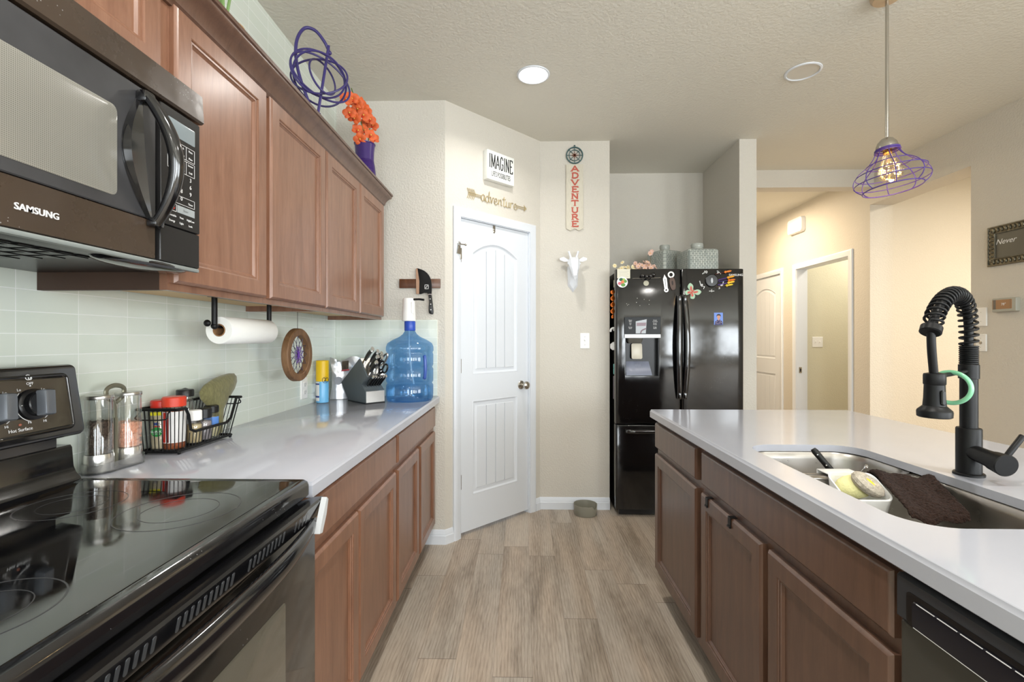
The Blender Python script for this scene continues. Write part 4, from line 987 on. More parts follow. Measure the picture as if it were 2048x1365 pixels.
# ---------------------------------------------------------------- under the wall cabinets
t = thing('paper_towel_holder', 'black under-cabinet paper towel holder arm', 'paper towel holder', (-.97, 1.46, 1.41))
m = MB(); m.box(-.995, -.945, 1.45, 1.78, 1.3955, 1.3998, .001); m.cyl((-.97, 1.448, 1.3985), (-.97, 1.448, 1.303), .0085, seg=16); m.ell((-.97, 1.448, 1.303), .0105, seg=12)
m.cyl((-.97, 1.448, 1.303), (-.97, 1.765, 1.303), .006, seg=14); m.ell((-.985, 1.436, 1.312), .011, .008, .011, 12); m.cyl((-.97, 1.765, 1.303), (-.97, 1.765, 1.3985), .0085, seg=16)
m.build('arm', BLKM, t)
t = thing('paper_towel_roll', 'white paper towel roll on the black holder under the wall cabinet', 'paper towel roll', (-.97, 1.6, 1.303))
fr = FR((-.97, 1.470, 1.2925), (0, 0, 1), (1, 0, 0)); fr = Matrix.Translation((-.97, 1.470, 1.2905)) @ Matrix.Rotation(math.radians(-90), 4, 'X')
m = MB(); m.lathe([(.0200, .002), (.0200, .276), (.043, .278), (.0445, .276), (.0445, .002), (.043, 0), (.0205, 0)], fr=fr, seg=48, cap0=False, cap1=False)
m.build('paper', mat('paper_towel', S(240, 240, 236), .95, bump=.15, bs=350), t)
m = MB(); m.lathe([(.0172, -.001), (.0198, -.001), (.0198, .279), (.0172, .279), (.0172, -.001)], fr=fr, seg=30, cap0=False, cap1=False); m.build('core', mat('cardboard', S(150, 112, 76), .9), t)
# round wood and wire ornament
fo = FR((-1.002, 2.056, 1.193), (0, 1, 0), (0, 0, 1))
t = thing('wall_ornament', 'round wood ring with a purple and grey wire flower hanging on a cord', 'ornament', (-1.0, 2.056, 1.193))
m = MB(); rings = []
for r, w in ((.086, -.014), (.086, .012), (.089, .015), (.113, .015), (.117, .011), (.118, -.011), (.115, -.014)): rings.append([fo @ Vector((r * math.cos(2 * math.pi * k / 56), r * math.sin(2 * math.pi * k / 56), w)) for k in range(56)])
m.loft(rings, closed=True); m.build('wood_ring', wood('rustic_ring_wood', S(86, 58, 36), S(132, 98, 66), .6, 0), t)
m = MB(); m2 = MB()
def petal(R0, R1, wd, a, w):
    pts = []
    for k in range(13):
        u = k / 12; r = R0 + (R1 - R0) * u; h = wd * math.sin(math.pi * u); pts.append((r, h))
    pts += [(r, -h) for r, h in pts[-2:0:-1]]
    c, s = math.cos(a), math.sin(a); return [fo @ Vector((x * c - y * s, x * s + y * c, w)) for x, y in pts]
for k in range(12):
    m.tube(petal(.0, .084, .013, 2 * math.pi * k / 12, .002), .0013, 5, closed=True)
for k in range(8):
    m2.tube(petal(.0, .040, .010, 2 * math.pi * (k + .5) / 8, .006), .0012, 5, closed=True)
m.build('outer_petal_wire', mat('grey_purple_wire', S(76, 72, 92), .4, metal=.4), t); m2.ell((0, 0, .006), .006, .006, .004, 10, fo); m2.build('inner_flower_wire', mat('violet_wire', S(104, 62, 160), .4), t)
MB().cyl((-1.002, 2.056, 1.306), (-1.002, 2.056, 1.398), .0012, seg=6).build('cord', mat('dark_cord', S(70, 62, 54), .8), t)

# ---------------------------------------------------------------- mills
t = thing('mill_stand', 'clear acrylic stand with a grey loop handle holding two mills', 'mill stand', (-1.10, 1.235, .914))
m = MB(); fr = Matrix.Translation((-1.102, 1.235, .9142)); pts = []
for cx_, cy_, s in ((-.003, -.0425, -1), (.003, .0425, 1)):
    for k in range(13): a = math.pi * k / 12 + (math.pi if s < 0 else 0); pts.append((cx_ + .036 * math.cos(a), cy_ + .036 * math.sin(a)))
for i0, i1, z0, z1 in ((0, 0, 0, .004), ):
    m.prism(pts, 0, .004, fr)
inn = [(p[0] * .955, p[1] * .975) for p in pts]
m.loft([[fr @ Vector((x, y, z)) for x, y in q] for q, z in ((pts, .004), (pts, .026), (inn, .026), (inn, .004))], closed=True)
m.build('base', thin_glass('acrylic', (.985, .99, .99, 1), .05), t)
m = MB(); hp = cr([(-1.10, 1.235, .919), (-1.10, 1.235, 1.02), (-1.10, 1.233, 1.088), (-1.10, 1.212, 1.106), (-1.10, 1.210, 1.128), (-1.10, 1.235, 1.137), (-1.10, 1.262, 1.128), (-1.10, 1.260, 1.106), (-1.10, 1.237, 1.090)], 5)
m.tube(hp, .0042, 8, up=(1, 0, 0), flat=1.5)
m.box(-1.106, -1.094, 1.2295, 1.2405, .9185, 1.05, .002); m.build('handle', mat('olive_grey_metal', S(128, 126, 110), .35, metal=.6), t)
PEP = mat('peppercorn', S(84, 70, 60), .7, var=.5, vs=90); SALT = mat('pink_salt', S(236, 178, 150), .5, var=.15, vs=120)
def mill(label, x, y, fill, top):
    t = thing('spice_mill', label, 'spice mill', (x, y, .9185), 'clear mills on the acrylic stand')
    m = MB(); m.lathe([(.0300, .045), (.0292, .187), (.0280, .187), (.0285, .046)], (x, y, .9185), 32, cap0=False, cap1=False); m.build('jar', CLEAR, t)
    m = MB(); m.lathe([(.0295, 0), (.0310, .002), (.0310, .040), (.0295, .045), (.01, .045)], (x, y, .9185), 32); m.build('grinder_base', mat('mill_steel', S(214, 212, 206), .22, metal=.85), t)
    m = MB(); m.lathe([(.0300, .187), (.0305, .189), (.0305, .195), (.029, .197), (.004, .1975)], (x, y, .9185), 32); m.build('cap', STEEL, t)
    m = MB(); rnd = random.Random(int(x * 1000))
    if fill == 'pepper':
        for k in range(560):
            a = rnd.random() * 6.283; z = .05 + rnd.random() * .078; m.ell((x + .0248 * math.cos(a), y + .0248 * math.sin(a), .9185 + z), .0026, seg=6)
        m.lathe([(.0235, .0462), (.0235, .128), (.01, .130)], (x, y, .9185), 20)
        s = m.build('peppercorns', PEP, t); s['kind'] = 'stuff'
    else:
        for k in range(200):
            a = rnd.random() * 6.283; z = .05 + rnd.random() * .062; r = .002 + rnd.random() * .0016
            m.box(x + .0245 * math.cos(a) - r, x + .0245 * math.cos(a) + r, y + .0245 * math.sin(a) - r, y + .0245 * math.sin(a) + r, .9185 + z - r, .9185 + z + r)
        m.lathe([(.0235, .0462), (.0235, .112), (.01, .114)], (x, y, .9185), 20)
        s = m.build('salt_crystals', SALT, t); s['kind'] = 'stuff'
mill('clear mill of black peppercorns with a steel cap nearest the range', -1.105, 1.1935, 'pepper', 0)
mill('clear mill of pink salt with a steel cap beside the wire basket', -1.099, 1.2775, 'salt', 0)

# ---------------------------------------------------------------- spice basket and contents
bx0, bx1, by0, by1, bz = -1.140, -1.034, 1.372, 1.632, .924
t = thing('wire_basket', 'black wire basket with a dipped front full of spice jars', 'basket', (-1.087, 1.5, .914))
m = MB()
fl = .004
m.tube([(bx0, by0, bz), (bx1, by0, bz), (bx1, by1, bz), (bx0, by1, bz)], .0045, 8, closed=True, up=(0, 0, 1))
tx0, tx1, ty0, ty1, tz = bx0 - .004, bx1 + .010, by0 - .012, by1 + .045, 1.052
top = [(tx1, ty0 + .035, tz), (tx1, ty0, tz), (tx0, ty0, tz), (tx0, ty1, tz), (tx1, ty1, tz), (tx1, ty1 - .03, tz), (tx1 - .004, ty1 - .055, .985), (tx1 - .006, ty1 - .075, .972), (tx1 - .006, ty0 + .085, .972), (tx1 - .003, ty0 + .062, .982), (tx1, ty0 + .048, 1.03)]
m.tube(top, .0045, 8, closed=True)
m.build('rim', BLKM, t)
m = MB(); w = .0014
for k in range(9):
    u = (k + .5) / 9; m.cyl((bx0 + (bx1 - bx0) * u, by0, bz), (tx0 + (tx1 - tx0) * u, ty0, tz), w, seg=6); m.cyl((bx0 + (bx1 - bx0) * u, by1, bz), (tx0 + (tx1 - tx0) * u, ty1, tz), w, seg=6)
for k in range(18):
    u = (k + .5) / 18; yb, yt = by0 + (by1 - by0) * u, ty0 + (ty1 - ty0) * u
    zt = tz if yt < ty0 + .045 or yt > ty1 - .04 else .972
    yy = yb + (yt - yb) * (zt - bz) / (tz - bz)
    m.cyl((bx1, yb, bz), (bx1 + (tx1 - bx1) * (zt - bz) / (tz - bz), yy, zt), w, seg=6); m.cyl((bx0, yb, bz), (tx0, yt, tz), w, seg=6)
for k in range(1, 5): x = bx0 + (bx1 - bx0) * k / 5; m.cyl((x, by0, bz), (x, by1, bz), w, seg=6)
m.build('wire_grid', BLKM, t, angle=75)
m = MB()
for x in (bx0 + .004, bx1): 
    for y in (by0 + .01, by1 - .005): m.ell((x, y, bz - .0045), .0052, seg=10)
m.build('foot', BLKM, t)
for y, s in ((ty0, -1), (ty1, 1)):
    m = MB(); m.tube(cr([(bx0 + .012, y, tz), (bx0 + .010, y + s * .014, tz - .012), (bx0 + .012, y + s * .020, tz - .026), (bx1 - .012, y + s * .020, tz - .026), (bx1 - .006, y + s * .014, tz - .010), (bx1 - .010, y, tz)], 4), .0021, 6); m.build('handle', BLKM, t)
def jar(label, x, y, r, prof, cap, capm, body, contents=None, cr_=None, z0=None, label_=None, square=False):
    z = bz + .0022 if z0 is None else z0
    t = thing('spice_jar', label, 'spice jar', (x, y, z), 'spice jars in the wire basket')
    m = MB(); m.lathe(prof, (x, y, z), 28); m.build('jar', body, t)
    m = MB(); m.lathe(cap, (x, y, z), 32); m.build('lid', capm, t)
    if contents:
        m = MB(); rr, h = contents[1]; m.lathe([(rr - .002, .003), (rr, .005), (rr, h), (rr * .5, h + .002)], (x, y, z), 24); m.build('contents', contents[0], t)
    if label_:
        mt, rr, h0, h1, a0, a1 = label_; m = MB(); K = 14
        rings = [[Vector((x + (rr + d) * math.cos(math.radians(a0 + (a1 - a0) * k / K)), y + (rr + d) * math.sin(math.radians(a0 + (a1 - a0) * k / K)), z + h)) for d, h in ((0, h0), (.0004, h0), (.0004, h1), (0, h1))] for k in range(K + 1)]
        m.loft(rings); m.build('label', mt, t)
    return t
SPB = thin_glass('spice_plastic', (.95, .96, .95, 1), .06)
LBLW = mat('paper_label', S(226, 224, 222), .6)
def capp(r, z0, z1): return [(r - .001, z0), (r, z0 + .001), (r, z1 - .003), (r - .003, z1), (.002, z1 + .0005)]
# garlic shaker
gx, gy, gz = -1.111, 1.4100, bz + .0022
g = jar('clear garlic powder shaker with a low red lid and green round label', gx, gy, .030, [(.026, 0), (.0275, .003), (.0275, .118), (.022, .126)], capp(.0272, .126, .149), RED, SPB, (mat('garlic_powder', S(222, 206, 176), .9), (.0262, .108)))
fg2 = FR((gx + .0060, gy - .0285, gz + .060), Vector((.965, .262, 0)), (0, 0, 1)); m = MB()
fg2 = FR((gx + .0280 * .26, gy - .0280 * .965, gz), Vector((.965, .262, 0)), (0, 0, 1))
m.prism([(-.0165, .105), (.0165, .105), (.0165, .115), (-.0165, .115)], 0, .0006, fg2); m.build('label_band', mat('label_yellow', S(226, 214, 40), .5), g); m = MB(); m.mi = 1
m.prism([(.0145 * math.cos(a * .3142), .055 + .0145 * math.sin(a * .3142)) for a in range(20)], 0, .0007, fg2); m.mi = 2
m.prism([(-.009, .070), (.009, .070), (.009, .073), (-.009, .073)], 0, .0009, fg2); m.mi = 3; m.text('Mc', fg2 @ Matrix.Translation((0, .079, .0006)), .0125, .0002, bold=.03)
m.mi = 4; m.text('GARLIC', fg2 @ Matrix.Translation((0, .056, .0007)), .0088, .0002, bold=.02); m.text('POWDER', fg2 @ Matrix.Translation((0, .049, .0007)), .0045, .0002)
m.build('label_badge', [WINK, mat('label_green', S(52, 150, 72), .5), RED, mat('label_blue', S(40, 70, 150), .5), WINK], g)
b2 = jar('tall spice bottle with a large bright red lid and white label at the basket corner', -1.069, 1.4080, .032, [(.028, 0), (.030, .003), (.030, .120), (.026, .130)], capp(.0315, .130, .160), mat('bright_red_lid', S(205, 62, 40), .35), SPB, (mat('chili_flakes', S(150, 78, 40), .8, var=.3, vs=150), (.0285, .118)), label_=(LBLW, .0301, .022, .116, -170, 40))
m = MB(); K = 4
for a0, a1, mi in ((-112, -96, 0), (-88, -78, 1)):
    m.mi = mi; m.loft([[Vector((-1.069 + (.0306 + d) * math.cos(math.radians(a0 + (a1 - a0) * k / 4)), 1.408 + (.0306 + d) * math.sin(math.radians(a0 + (a1 - a0) * k / 4)), gz + h)) for d, h in ((0, .024), (.0004, .024), (.0004, .114), (0, .114))] for k in range(5)])
m.build('label_stripe', [RED, mat('label_maroon', S(110, 40, 34), .5)], b2)
jar('tall clear jar with a black flip cap at the back of the basket', -1.106, 1.505, .030, [(.029, 0), (.031, .003), (.031, .105), (.028, .125), (.0225, .135), (.0225, .150)], [(.024, .148), (.025, .149), (.025, .168), (.023, .171), (.012, .172), (.002, .176)], BLKP, SPB, (mat('pale_seasoning', S(190, 184, 190), .8), (.0295, .100)))
jar('small clear jar with a white lid in the basket front', -1.062, 1.486, .020, [(.0205, 0), (.022, .002), (.022, .070), (.0195, .074)], capp(.0218, .074, .106), PLAST, SPB, (mat('tan_seasoning', S(196, 178, 140), .8), (.0205, .060)))
jar('small clear jar with a black lid beside the white-lidded one', -1.062, 1.534, .020, [(.0205, 0), (.022, .002), (.022, .070), (.0195, .074)], capp(.0218, .074, .106), BLKP, SPB, (mat('grey_seasoning', S(150, 142, 146), .8), (.0205, .062)))
jar('small jar with a blue label and ribbed black lid near the oven mitt', -1.072, 1.584, .021, [(.0215, 0), (.023, .002), (.023, .078), (.019, .084)], capp(.0225, .084, .108), BLKP, SPB, (mat('light_seasoning', S(206, 196, 160), .8), (.0215, .066)), label_=(mat('blue_label', S(84, 130, 200), .5), .0231, .042, .070, -180, 10))
# oven mitt stuffed in the basket end
m = MB(); rings = []
for x, y, z, a, b in ((-1.078, 1.628, .930, .012, .018), (-1.080, 1.631, .975, .014, .021), (-1.083, 1.634, 1.010, .016, .024), (-1.086, 1.640, 1.040, .020, .058), (-1.088, 1.645, 1.068, .022, .090), (-1.090, 1.652, 1.092, .022, .100), (-1.091, 1.664, 1.112, .019, .088), (-1.092, 1.682, 1.127, .012, .058), (-1.092, 1.692, 1.133, .004, .020)):
    rings.append([Vector((x + a * math.cos(2 * math.pi * k / 24), y + b * math.sin(2 * math.pi * k / 24) + .0025 * math.sin(5 * 2 * math.pi * k / 24), z + .10 * b * math.sin(2 * math.pi * k / 24))) for k in range(24)])
m.loft(rings)
tag(m.build('oven_mitt', mat('olive_quilt', S(112, 108, 70), .85, var=.22, vscale=(3, 20, 8), vs=9, bump=.4, bs=90, sheen=.3), loc=(-1.085, 1.63, .93)), 'olive green cloth oven mitt stuffed in the far end of the basket', 'oven mitt')

# ---------------------------------------------------------------- spray can, bag, knife block, water jug
x, y = -1.103, 2.548; t = thing('spray_can', 'yellow and light blue aerosol spray can against the tiled wall', 'spray can', (x, y, .914))
m = MB(); m.lathe([(.030, .0005), (.033, .003), (.033, .150), (.0325, .152), (.001, .152)], (x, y, .914), 36); m.build('can', mat('can_light_blue', S(110, 178, 222), .25), t)
m = MB(); m.lathe([(.0336, .118), (.0336, .226), (.0325, .231), (.030, .2325), (.002, .233)], (x, y, .914), 36); m.build('cap', mat('can_yellow', S(232, 190, 20), .35), t)
m = MB(); K = 8; m.loft([[Vector((x + (.0333 + d) * math.cos(a), y + (.0333 + d) * math.sin(a), .914 + h)) for d, h in ((0, .012), (.0004, .012), (.0004, .115), (0, .115))] for a in [math.radians(-150 + 55 * k / K) for k in range(K + 1)]])
m.mi = 1; 
for h0, h1 in ((.030, .040), (.100, .108)): m.loft([[Vector((x + (.0338 + d) * math.cos(a), y + (.0338 + d) * math.sin(a), .914 + h)) for d, h in ((0, h0), (.0004, h0), (.0004, h1), (0, h1))] for a in [math.radians(-150 + 55 * k / K) for k in range(K + 1)]])
m.build('label', [LBLW, mat('label_navy', S(46, 62, 130), .5)], t); m = MB()
fz_ = FR((x + .0345 * .76, y - .0345 * .65, 1.040), (.65, .76, 0), (0, 0, 1)); m.mi = 2; m.ring((0, 0, 0), .017, .0012, fz_, 24, 5, sx=1.0, sy=.9); m.text('Z', fz_, .024, .0004, bold=.03)
m.build('logo', INK, t)
# crumpled silver bag
fbg = FR((-1.040, 2.748, .9145), Vector((.80, .60, 0)), (0, 0, 1)); m = MB(); rnd = random.Random(5); NX, NZ = 12, 12
def bagp(i, j, s):
    u = i / NX * 2 - 1; v = j / NZ; th = .034 * (1 - u * u) ** .6 * (1 - v) ** .45 + .0015
    cr_ = .004 * math.sin(9 * u + 5 * v * 3) + .003 * math.sin(17 * v + 4 * u)
    return fbg @ Vector((u * (.100 - .012 * math.sin(v * 3)), (.235 * v + (.012 * math.sin(u * 4) if j == NZ else 0)), s * th + cr_ * (.3 + v)))
vs = []; fs = []
for s in (1, -1):
    for j in range(NZ + 1):
        for i in range(NX + 1): vs.append(bagp(i, j, s))
o_ = (NX + 1) * (NZ + 1)
for j in range(NZ):
    for i in range(NX):
        a = j * (NX + 1) + i; fs.append((a, a + 1, a + NX + 2, a + NX + 1)); fs.append((o_ + a, o_ + a + NX + 1, o_ + a + NX + 2, o_ + a + 1))
for j in range(NZ): a = j * (NX + 1); fs.append((a, a + NX + 1, o_ + a + NX + 1, o_ + a)); b = a + NX; fs.append((b, o_ + b, o_ + b + NX + 1, b + NX + 1))
for i in range(NX): a = NZ * (NX + 1) + i; fs.append((a, a + 1, o_ + a + 1, o_ + a)); fs.append((i, o_ + i, o_ + i + 1, i + 1))
t = thing('foil_bag', 'crumpled silver food bag with printed patches behind the knife block', 'bag', (-.995, 2.735, .914))
m.add(vs, fs); m.build('pouch', mat('silver_foil', S(200, 202, 206), .28, metal=.55, bump=.3, bs=25), t)
m = MB(); fp = fbg @ Matrix.Translation((0, .045, .030))
m.mi = 0; m.prism([(-.040, .125), (-.002, .129), (.000, .178), (-.038, .174)], -.002, -.001, fp); m.build('printed_picture', mat('print_brown', S(70, 58, 44), .6, var=.5, vs=60), t); m = MB(); m.prism([(-.042, .116), (.002, .120), (.002, .128), (-.042, .124)], .0005, .0015, fp); m.build('printed_band', mat('print_red', S(176, 54, 66), .5), t); m = MB(); m.prism([(-.030, .050), (.000, .056), (.000, .063), (-.030, .057)], .004, .005, fp)
m.build('printed_band', bpy.data.materials['print_red'], t); m = MB(); m.prism([(.022 * math.cos(k * .4) - .060, .062 + .024 * math.sin(k * .4)) for k in range(16)], .0005, .001, fp)
m.build('printed_disc', mat('print_grey', S(150, 154, 162), .5), t)

kf = Vector((.72, -.69, 0)).normalized(); ks = Vector((.69, .72, 0)).normalized()
ko = Vector((-.836, 2.470, .9145)) - kf * .205                # back bottom corner of the near side
KB = Matrix.Identity(4)
for i in range(3): KB[i][0] = kf[i]; KB[i][1] = (0, 0, 1)[i]; KB[i][2] = -ks[i]; KB[i][3] = ko[i]
t = thing('knife_block', 'dark grey slanted knife block full of black and steel knives', 'knife block', tuple(ko))
P = [(0, .006), (.205, .006), (.205, .070), (.150, .104), (.222, .146), (.130, .243), (-.088, .100)]
m = MB(); Wk = .112
m.prism(P, -Wk, 0, KB, .003); m.mi = 1; m.prism([(.2055, .008), (.2075, .008), (.2075, .068), (.2055, .0695)], -Wk + .002, -.002, KB); m.mi = 2; m.prism([(-.002, -.0004), (.207, -.0004), (.207, .006), (-.002, .006)], -Wk - .001, .001, KB)
m.mi = 1; nrm = Vector((.097, .092)).normalized()
m.prism([(.2215 + .0008, .1475), (.131 + .0008, .2425), (.1335, .2445), (.224, .1495)], -Wk + .006, -.006, KB)
m.build('block', [mat('block_charcoal', S(84, 91, 95), .55), STEEL, BLKP], t)
def handle(u, v, s, L, wd, th, kind='kitchen'):
    m = MB(); a = KB @ Vector((u, v, -s)); d = (KB.to_3x3() @ Vector((.79, .61, 0))).normalized(); up = (KB.to_3x3() @ Vector((-.61, .79, 0))).normalized()
    pts = [a + d * (L * k / 8) + up * (.004 * math.sin(math.pi * k / 8)) for k in range(9)]
    m.mi = 0; m.tube(pts[1:8], [wd * q for q in (.80, .9, 1, 1, .98, .95, .95)], 10, up=tuple(up), flat=th / wd)
    m.mi = 1; m.tube([a - d * .004, pts[1]], wd * .82, 10, up=tuple(up), flat=th / wd); m.tube([pts[7], pts[8]], wd * 1.05, 10, up=tuple(up), flat=th / wd)
    m.tube([p + up * (wd * .97) for p in pts[1:8]], .0016, 6)
    o = m.build('knife', [BLKP, CHROME], None, loc=a)
    return o
klist = []
for (u, v, s, L, wd, th, lb) in ((.150, .226, .020, .118, .0125, .009, 'highest black handled knife at the top of the knife block'),
        (.158, .218, .050, .110, .0115, .0085, 'black handled knife in the middle of the block top row'), (.166, .210, .070, .105, .0115, .0085, 'black handled knife right of centre in the upper block'),
        (.186, .190, .034, .112, .0120, .0085, 'black handled knife nearest the scissors in the block'), (.190, .186, .056, .110, .0120, .0085, 'black handled knife between the scissors and the sharpener steel'),
        (.205, .168, .022, .100, .0110, .0080, 'lowest black handled knife above the steak knives')):
    o = handle(u, v, s, L, wd, th); tag(o, lb, 'knife', 'knives in the upper block')
for k in range(6):
    o = handle(.176, .0905, .020 + k * .0148, .098, .0085, .0055)
    tag(o, ['steak knife nearest the camera side of the block', 'second steak knife from the camera side of the block', 'third steak knife from the camera side of the block', 'third steak knife from the water jug side of the block', 'second steak knife from the water jug side of the block', 'steak knife nearest the water jug side of the block'][k], 'knife', 'steak knives in the lower block')
m = MB(); d = (KB.to_3x3() @ Vector((.79, .61, 0))).normalized(); up = (KB.to_3x3() @ Vector((-.61, .79, 0))).normalized(); sd = d.cross(up)
a0_ = KB @ Vector((.214, .160, -.075))
for s, L in ((-.008, .055), (.010, .062)):
    c = a0_ + d * L + sd * s + up * (-.004 if s < 0 else .012); pts = [c + d * (.030 * math.cos(2 * math.pi * k / 20)) + up * (.019 * math.sin(2 * math.pi * k / 20)) for k in range(20)]; m.tube(pts, .0048, 8, closed=True)
    m.cyl(a0_ - d * .002, c - d * .028, .006, seg=8)
tag(m.build('kitchen_scissors', BLKP, loc=a0_), 'black handled kitchen scissors stuck in the front of the knife block', 'scissors')
m = MB(); a0_ = KB @ Vector((.176, .200, -.096)); c = a0_ + d * .062
pts = [c + d * (.048 * math.cos(2 * math.pi * k / 24)) * (1) + up * (.016 * math.sin(2 * math.pi * k / 24)) for k in range(24)]; m.tube(pts, .0055, 8, closed=True); m.cyl(a0_ - d * .002, a0_ + d * .018, .008, seg=10)
tag(m.build('knife_sharpener', STEEL, loc=a0_), 'steel loop handled tool at the jug side of the knife block', 'kitchen tool')

jx, jy, jz = -.648, 2.672, .9142
t = thing('water_jug', 'large translucent blue water jug at the end of the left counter', 'water jug', (jx, jy, jz))
JG = thin_glass('blue_jug_plastic', (.60, .80, .96, 1), .05, .06, dens=(.30, .55, .88, 1))
prof = [(.110, .004), (.125, .0005), (.131, .012), (.133, .035), (.133, .085), (.1295, .092), (.1255, .098), (.1295, .104), (.133, .112), (.133, .178), (.1295, .184), (.1265, .190), (.1295, .196), (.133, .204), (.133, .262), (.1295, .270), (.1295, .276), (.1345, .284), (.1335, .306), (.126, .326), (.095, .346), (.060, .362), (.040, .378), (.030, .395), (.0275, .410), (.0275, .452)]
m = MB().lathe(prof, (jx, jy, jz), 56, cap1=False)
m.build('bottle', JG, t)
m = MB(); m.lathe([(.12, .006), (.1285, .014), (.1305, .034), (.1305, .080), (.05, .081)], (jx, jy, jz), 48); m.build('water', thin_glass('water', (.80, .91, .98, 1), .02), t)
hd = Vector((.80, -.60, 0)).normalized(); hc = Vector((jx, jy, jz)) + hd * .122
m = MB(); m.tube(cr([hc + Vector((0, 0, .130)), hc + hd * .006 + Vector((0, 0, .140)), hc + hd * .010 + Vector((0, 0, .190)), hc + hd * .006 + Vector((0, 0, .244)), hc + Vector((0, 0, .254))], 5), .0095, 10); m.build('grip', mat('jug_grip_blue', S(62, 92, 168), .25), t)
m = MB(); m.lathe([(.031, .398), (.0318, .400), (.0318, .448), (.03, .452)], (jx, jy, jz), 30, cap0=False, cap1=False); m.build('collar', mat('jug_collar_blue', S(44, 78, 178), .3), t)
t = thing('water_pump', 'white electric pump with a black spout on top of the blue water jug', 'water pump', (jx - .006, jy, jz + .455))
m = MB(); m.lathe([(.036, .4525), (.039, .455), (.0365, .520), (.0345, .578), (.032, .584), (.003, .586)], (jx - .006, jy, jz), 36)
m.slab(FR((jx + .020, jy - .024, jz + .53), (.75, .66, 0), (0, 0, 1)), .016, .07, .007, ((0, -.004), (0, .006), (.004, .009))); m.build('body', PLAST, t)
m = MB(); m.tube([(jx + .004, jy - .006, jz + .577), (jx + .060, jy - .022, jz + .577), (jx + .088, jy - .026, jz + .573)], .0062, 12); m.build('spout', BLKP, t)
m = MB(); m.tube(cr([(jx - .006, jy, jz + .450), (jx - .004, jy, jz + .30), (jx + .002, jy + .01, jz + .20), (jx + .02, jy + .01, jz + .09)], 6), .005, 8); m.build('intake_tube', mat('white_tube', S(220, 226, 232), .4), t)

# ---------------------------------------------------------------- on top of the wall cabinets
CT = 2.1373
U_ = Vector((.91, .41, 0)); Wv = Vector((-.38, .84, .38)).normalized()
def sp(a, b, d=0): return Vector((-.85, 1.935, 0)) + U_ * a + Vector((0, 0, 1)) * b + Vector((-.41, .91, 0)) * d
m = MB()
def loop(ca, cb, ra, rb, rot, sk, r=.0042, dep=.05):
    pts = []
    for k in range(48):
        q = 2 * math.pi * k / 48; x, y = ra * math.cos(q), rb * math.sin(q); c, s = math.cos(rot), math.sin(rot)
        pts.append(sp(ca + x * c - y * s, cb + x * s + y * c, dep * math.sin(q + sk)))
    m.tube(pts, r, 8, closed=True)
Zc = 2.365
loop(.0, Zc, .112, .095, .35, 0); loop(.008, Zc - .005, .118, .085, -.30, 1.2); loop(-.004, Zc + .01, .108, .105, 1.1, 2.1); loop(.012, Zc + .0, .050, .098, .12, .7, dep=.08); loop(.004, Zc - .015, .104, .072, .1, 2.8, dep=.085)
m.tube(cr([sp(-.002, CT + .006, -.02), sp(-.040, 2.23, -.03), sp(-.082, 2.36, -.03), sp(-.088, 2.47, -.02), sp(-.060, 2.548, 0), (sp(-.018, 2.552, 0)), sp(.020, 2.512, 0), sp(.040, 2.475, .01)], 7), .0065, 10)
m.tube([sp(.036, 2.50, .0), sp(-.012, CT + .005, -.05)], .0058, 10); m.ell(tuple(sp(.040, 2.477, .01)), .009, seg=10)
m.tube(cr([sp(.0, 2.20, -.02), sp(.004, CT + .005, .05)], 3), .005, 8); m.tube(cr([sp(-.09, 2.30, .02), sp(-.075, 2.2, .04), sp(-.07, CT + .005, .055)], 4), .005, 8)
tag(m.build('wire_sculpture', mat('purple_grey_paint', S(62, 54, 110), .35), loc=(-.85, 1.935, CT)), 'tangled purple wire loop sculpture standing on the wall cabinets', 'sculpture')
vx, vy = -.872, 2.560; t = thing('flower_vase', 'ribbed dark purple vase standing on the far end of the wall cabinets', 'vase', (vx, vy, CT))
pr = [(.040, 0), (.048, .003)]
for k in range(30): z = .006 + .190 * k / 30; r = .050 + .008 * math.sin(z * 22 + 1.0); pr += [(r, z), (r + .0016, z + .003)]
pr += [(.057, .200), (.058, .204), (.054, .204), (.050, .15), (.046, .02)]
m = MB().lathe(pr, (vx, vy, CT), 40); m.build('body', mat('purple_glaze', S(60, 36, 104), .3), t)
ORG = mat('orange_petal', S(216, 98, 46), .55, var=.15, vs=40); LIP = mat('orchid_lip', S(198, 58, 28), .5); CORE = mat('orchid_core', S(236, 190, 90), .5)
t = thing('orchid_spray', 'bright orange artificial orchids in the purple vase', 'flowers', (vx, vy, CT + .2))
MB().tube(cr([(vx, vy, CT + .03), (vx - .004, vy, CT + .24), (vx - .02, vy - .04, CT + .36), (vx - .03, vy - .12, CT + .45)], 6), .003, 6).tube(cr([(vx, vy, CT + .03), (vx + .01, vy + .02, CT + .2), (vx + .015, vy + .04, CT + .31)], 5), .003, 6).build('stem', mat('stem_green', S(96, 112, 60), .6), t)
def petalsheet(m, L, Wd, ang, tilt_):
    rings = []; R = Matrix.Rotation(ang, 4, 'Z')
    for k in range(7):
        u = k / 6; w_ = Wd * math.sin(math.pi * (.12 + .80 * u)) ** .8; z = L * .28 * math.sin(u * 2.2) * tilt_ + .001
        rings.append([R @ Vector((L * u, -w_, z - .002)), R @ Vector((L * u, 0, z + .0015)), R @ Vector((L * u, w_, z - .002)), R @ Vector((L * u, 0, z - .0005))])
    m.loft(rings)
OFF[t.name] = Vector()
m = MB()
for k, (L, W_) in enumerate(((.036, .016), (.032, .012), (.032, .012), (.036, .019), (.036, .019))): petalsheet(m, L, W_, math.radians((90, 215, 325, 160, 20)[k]), .8)
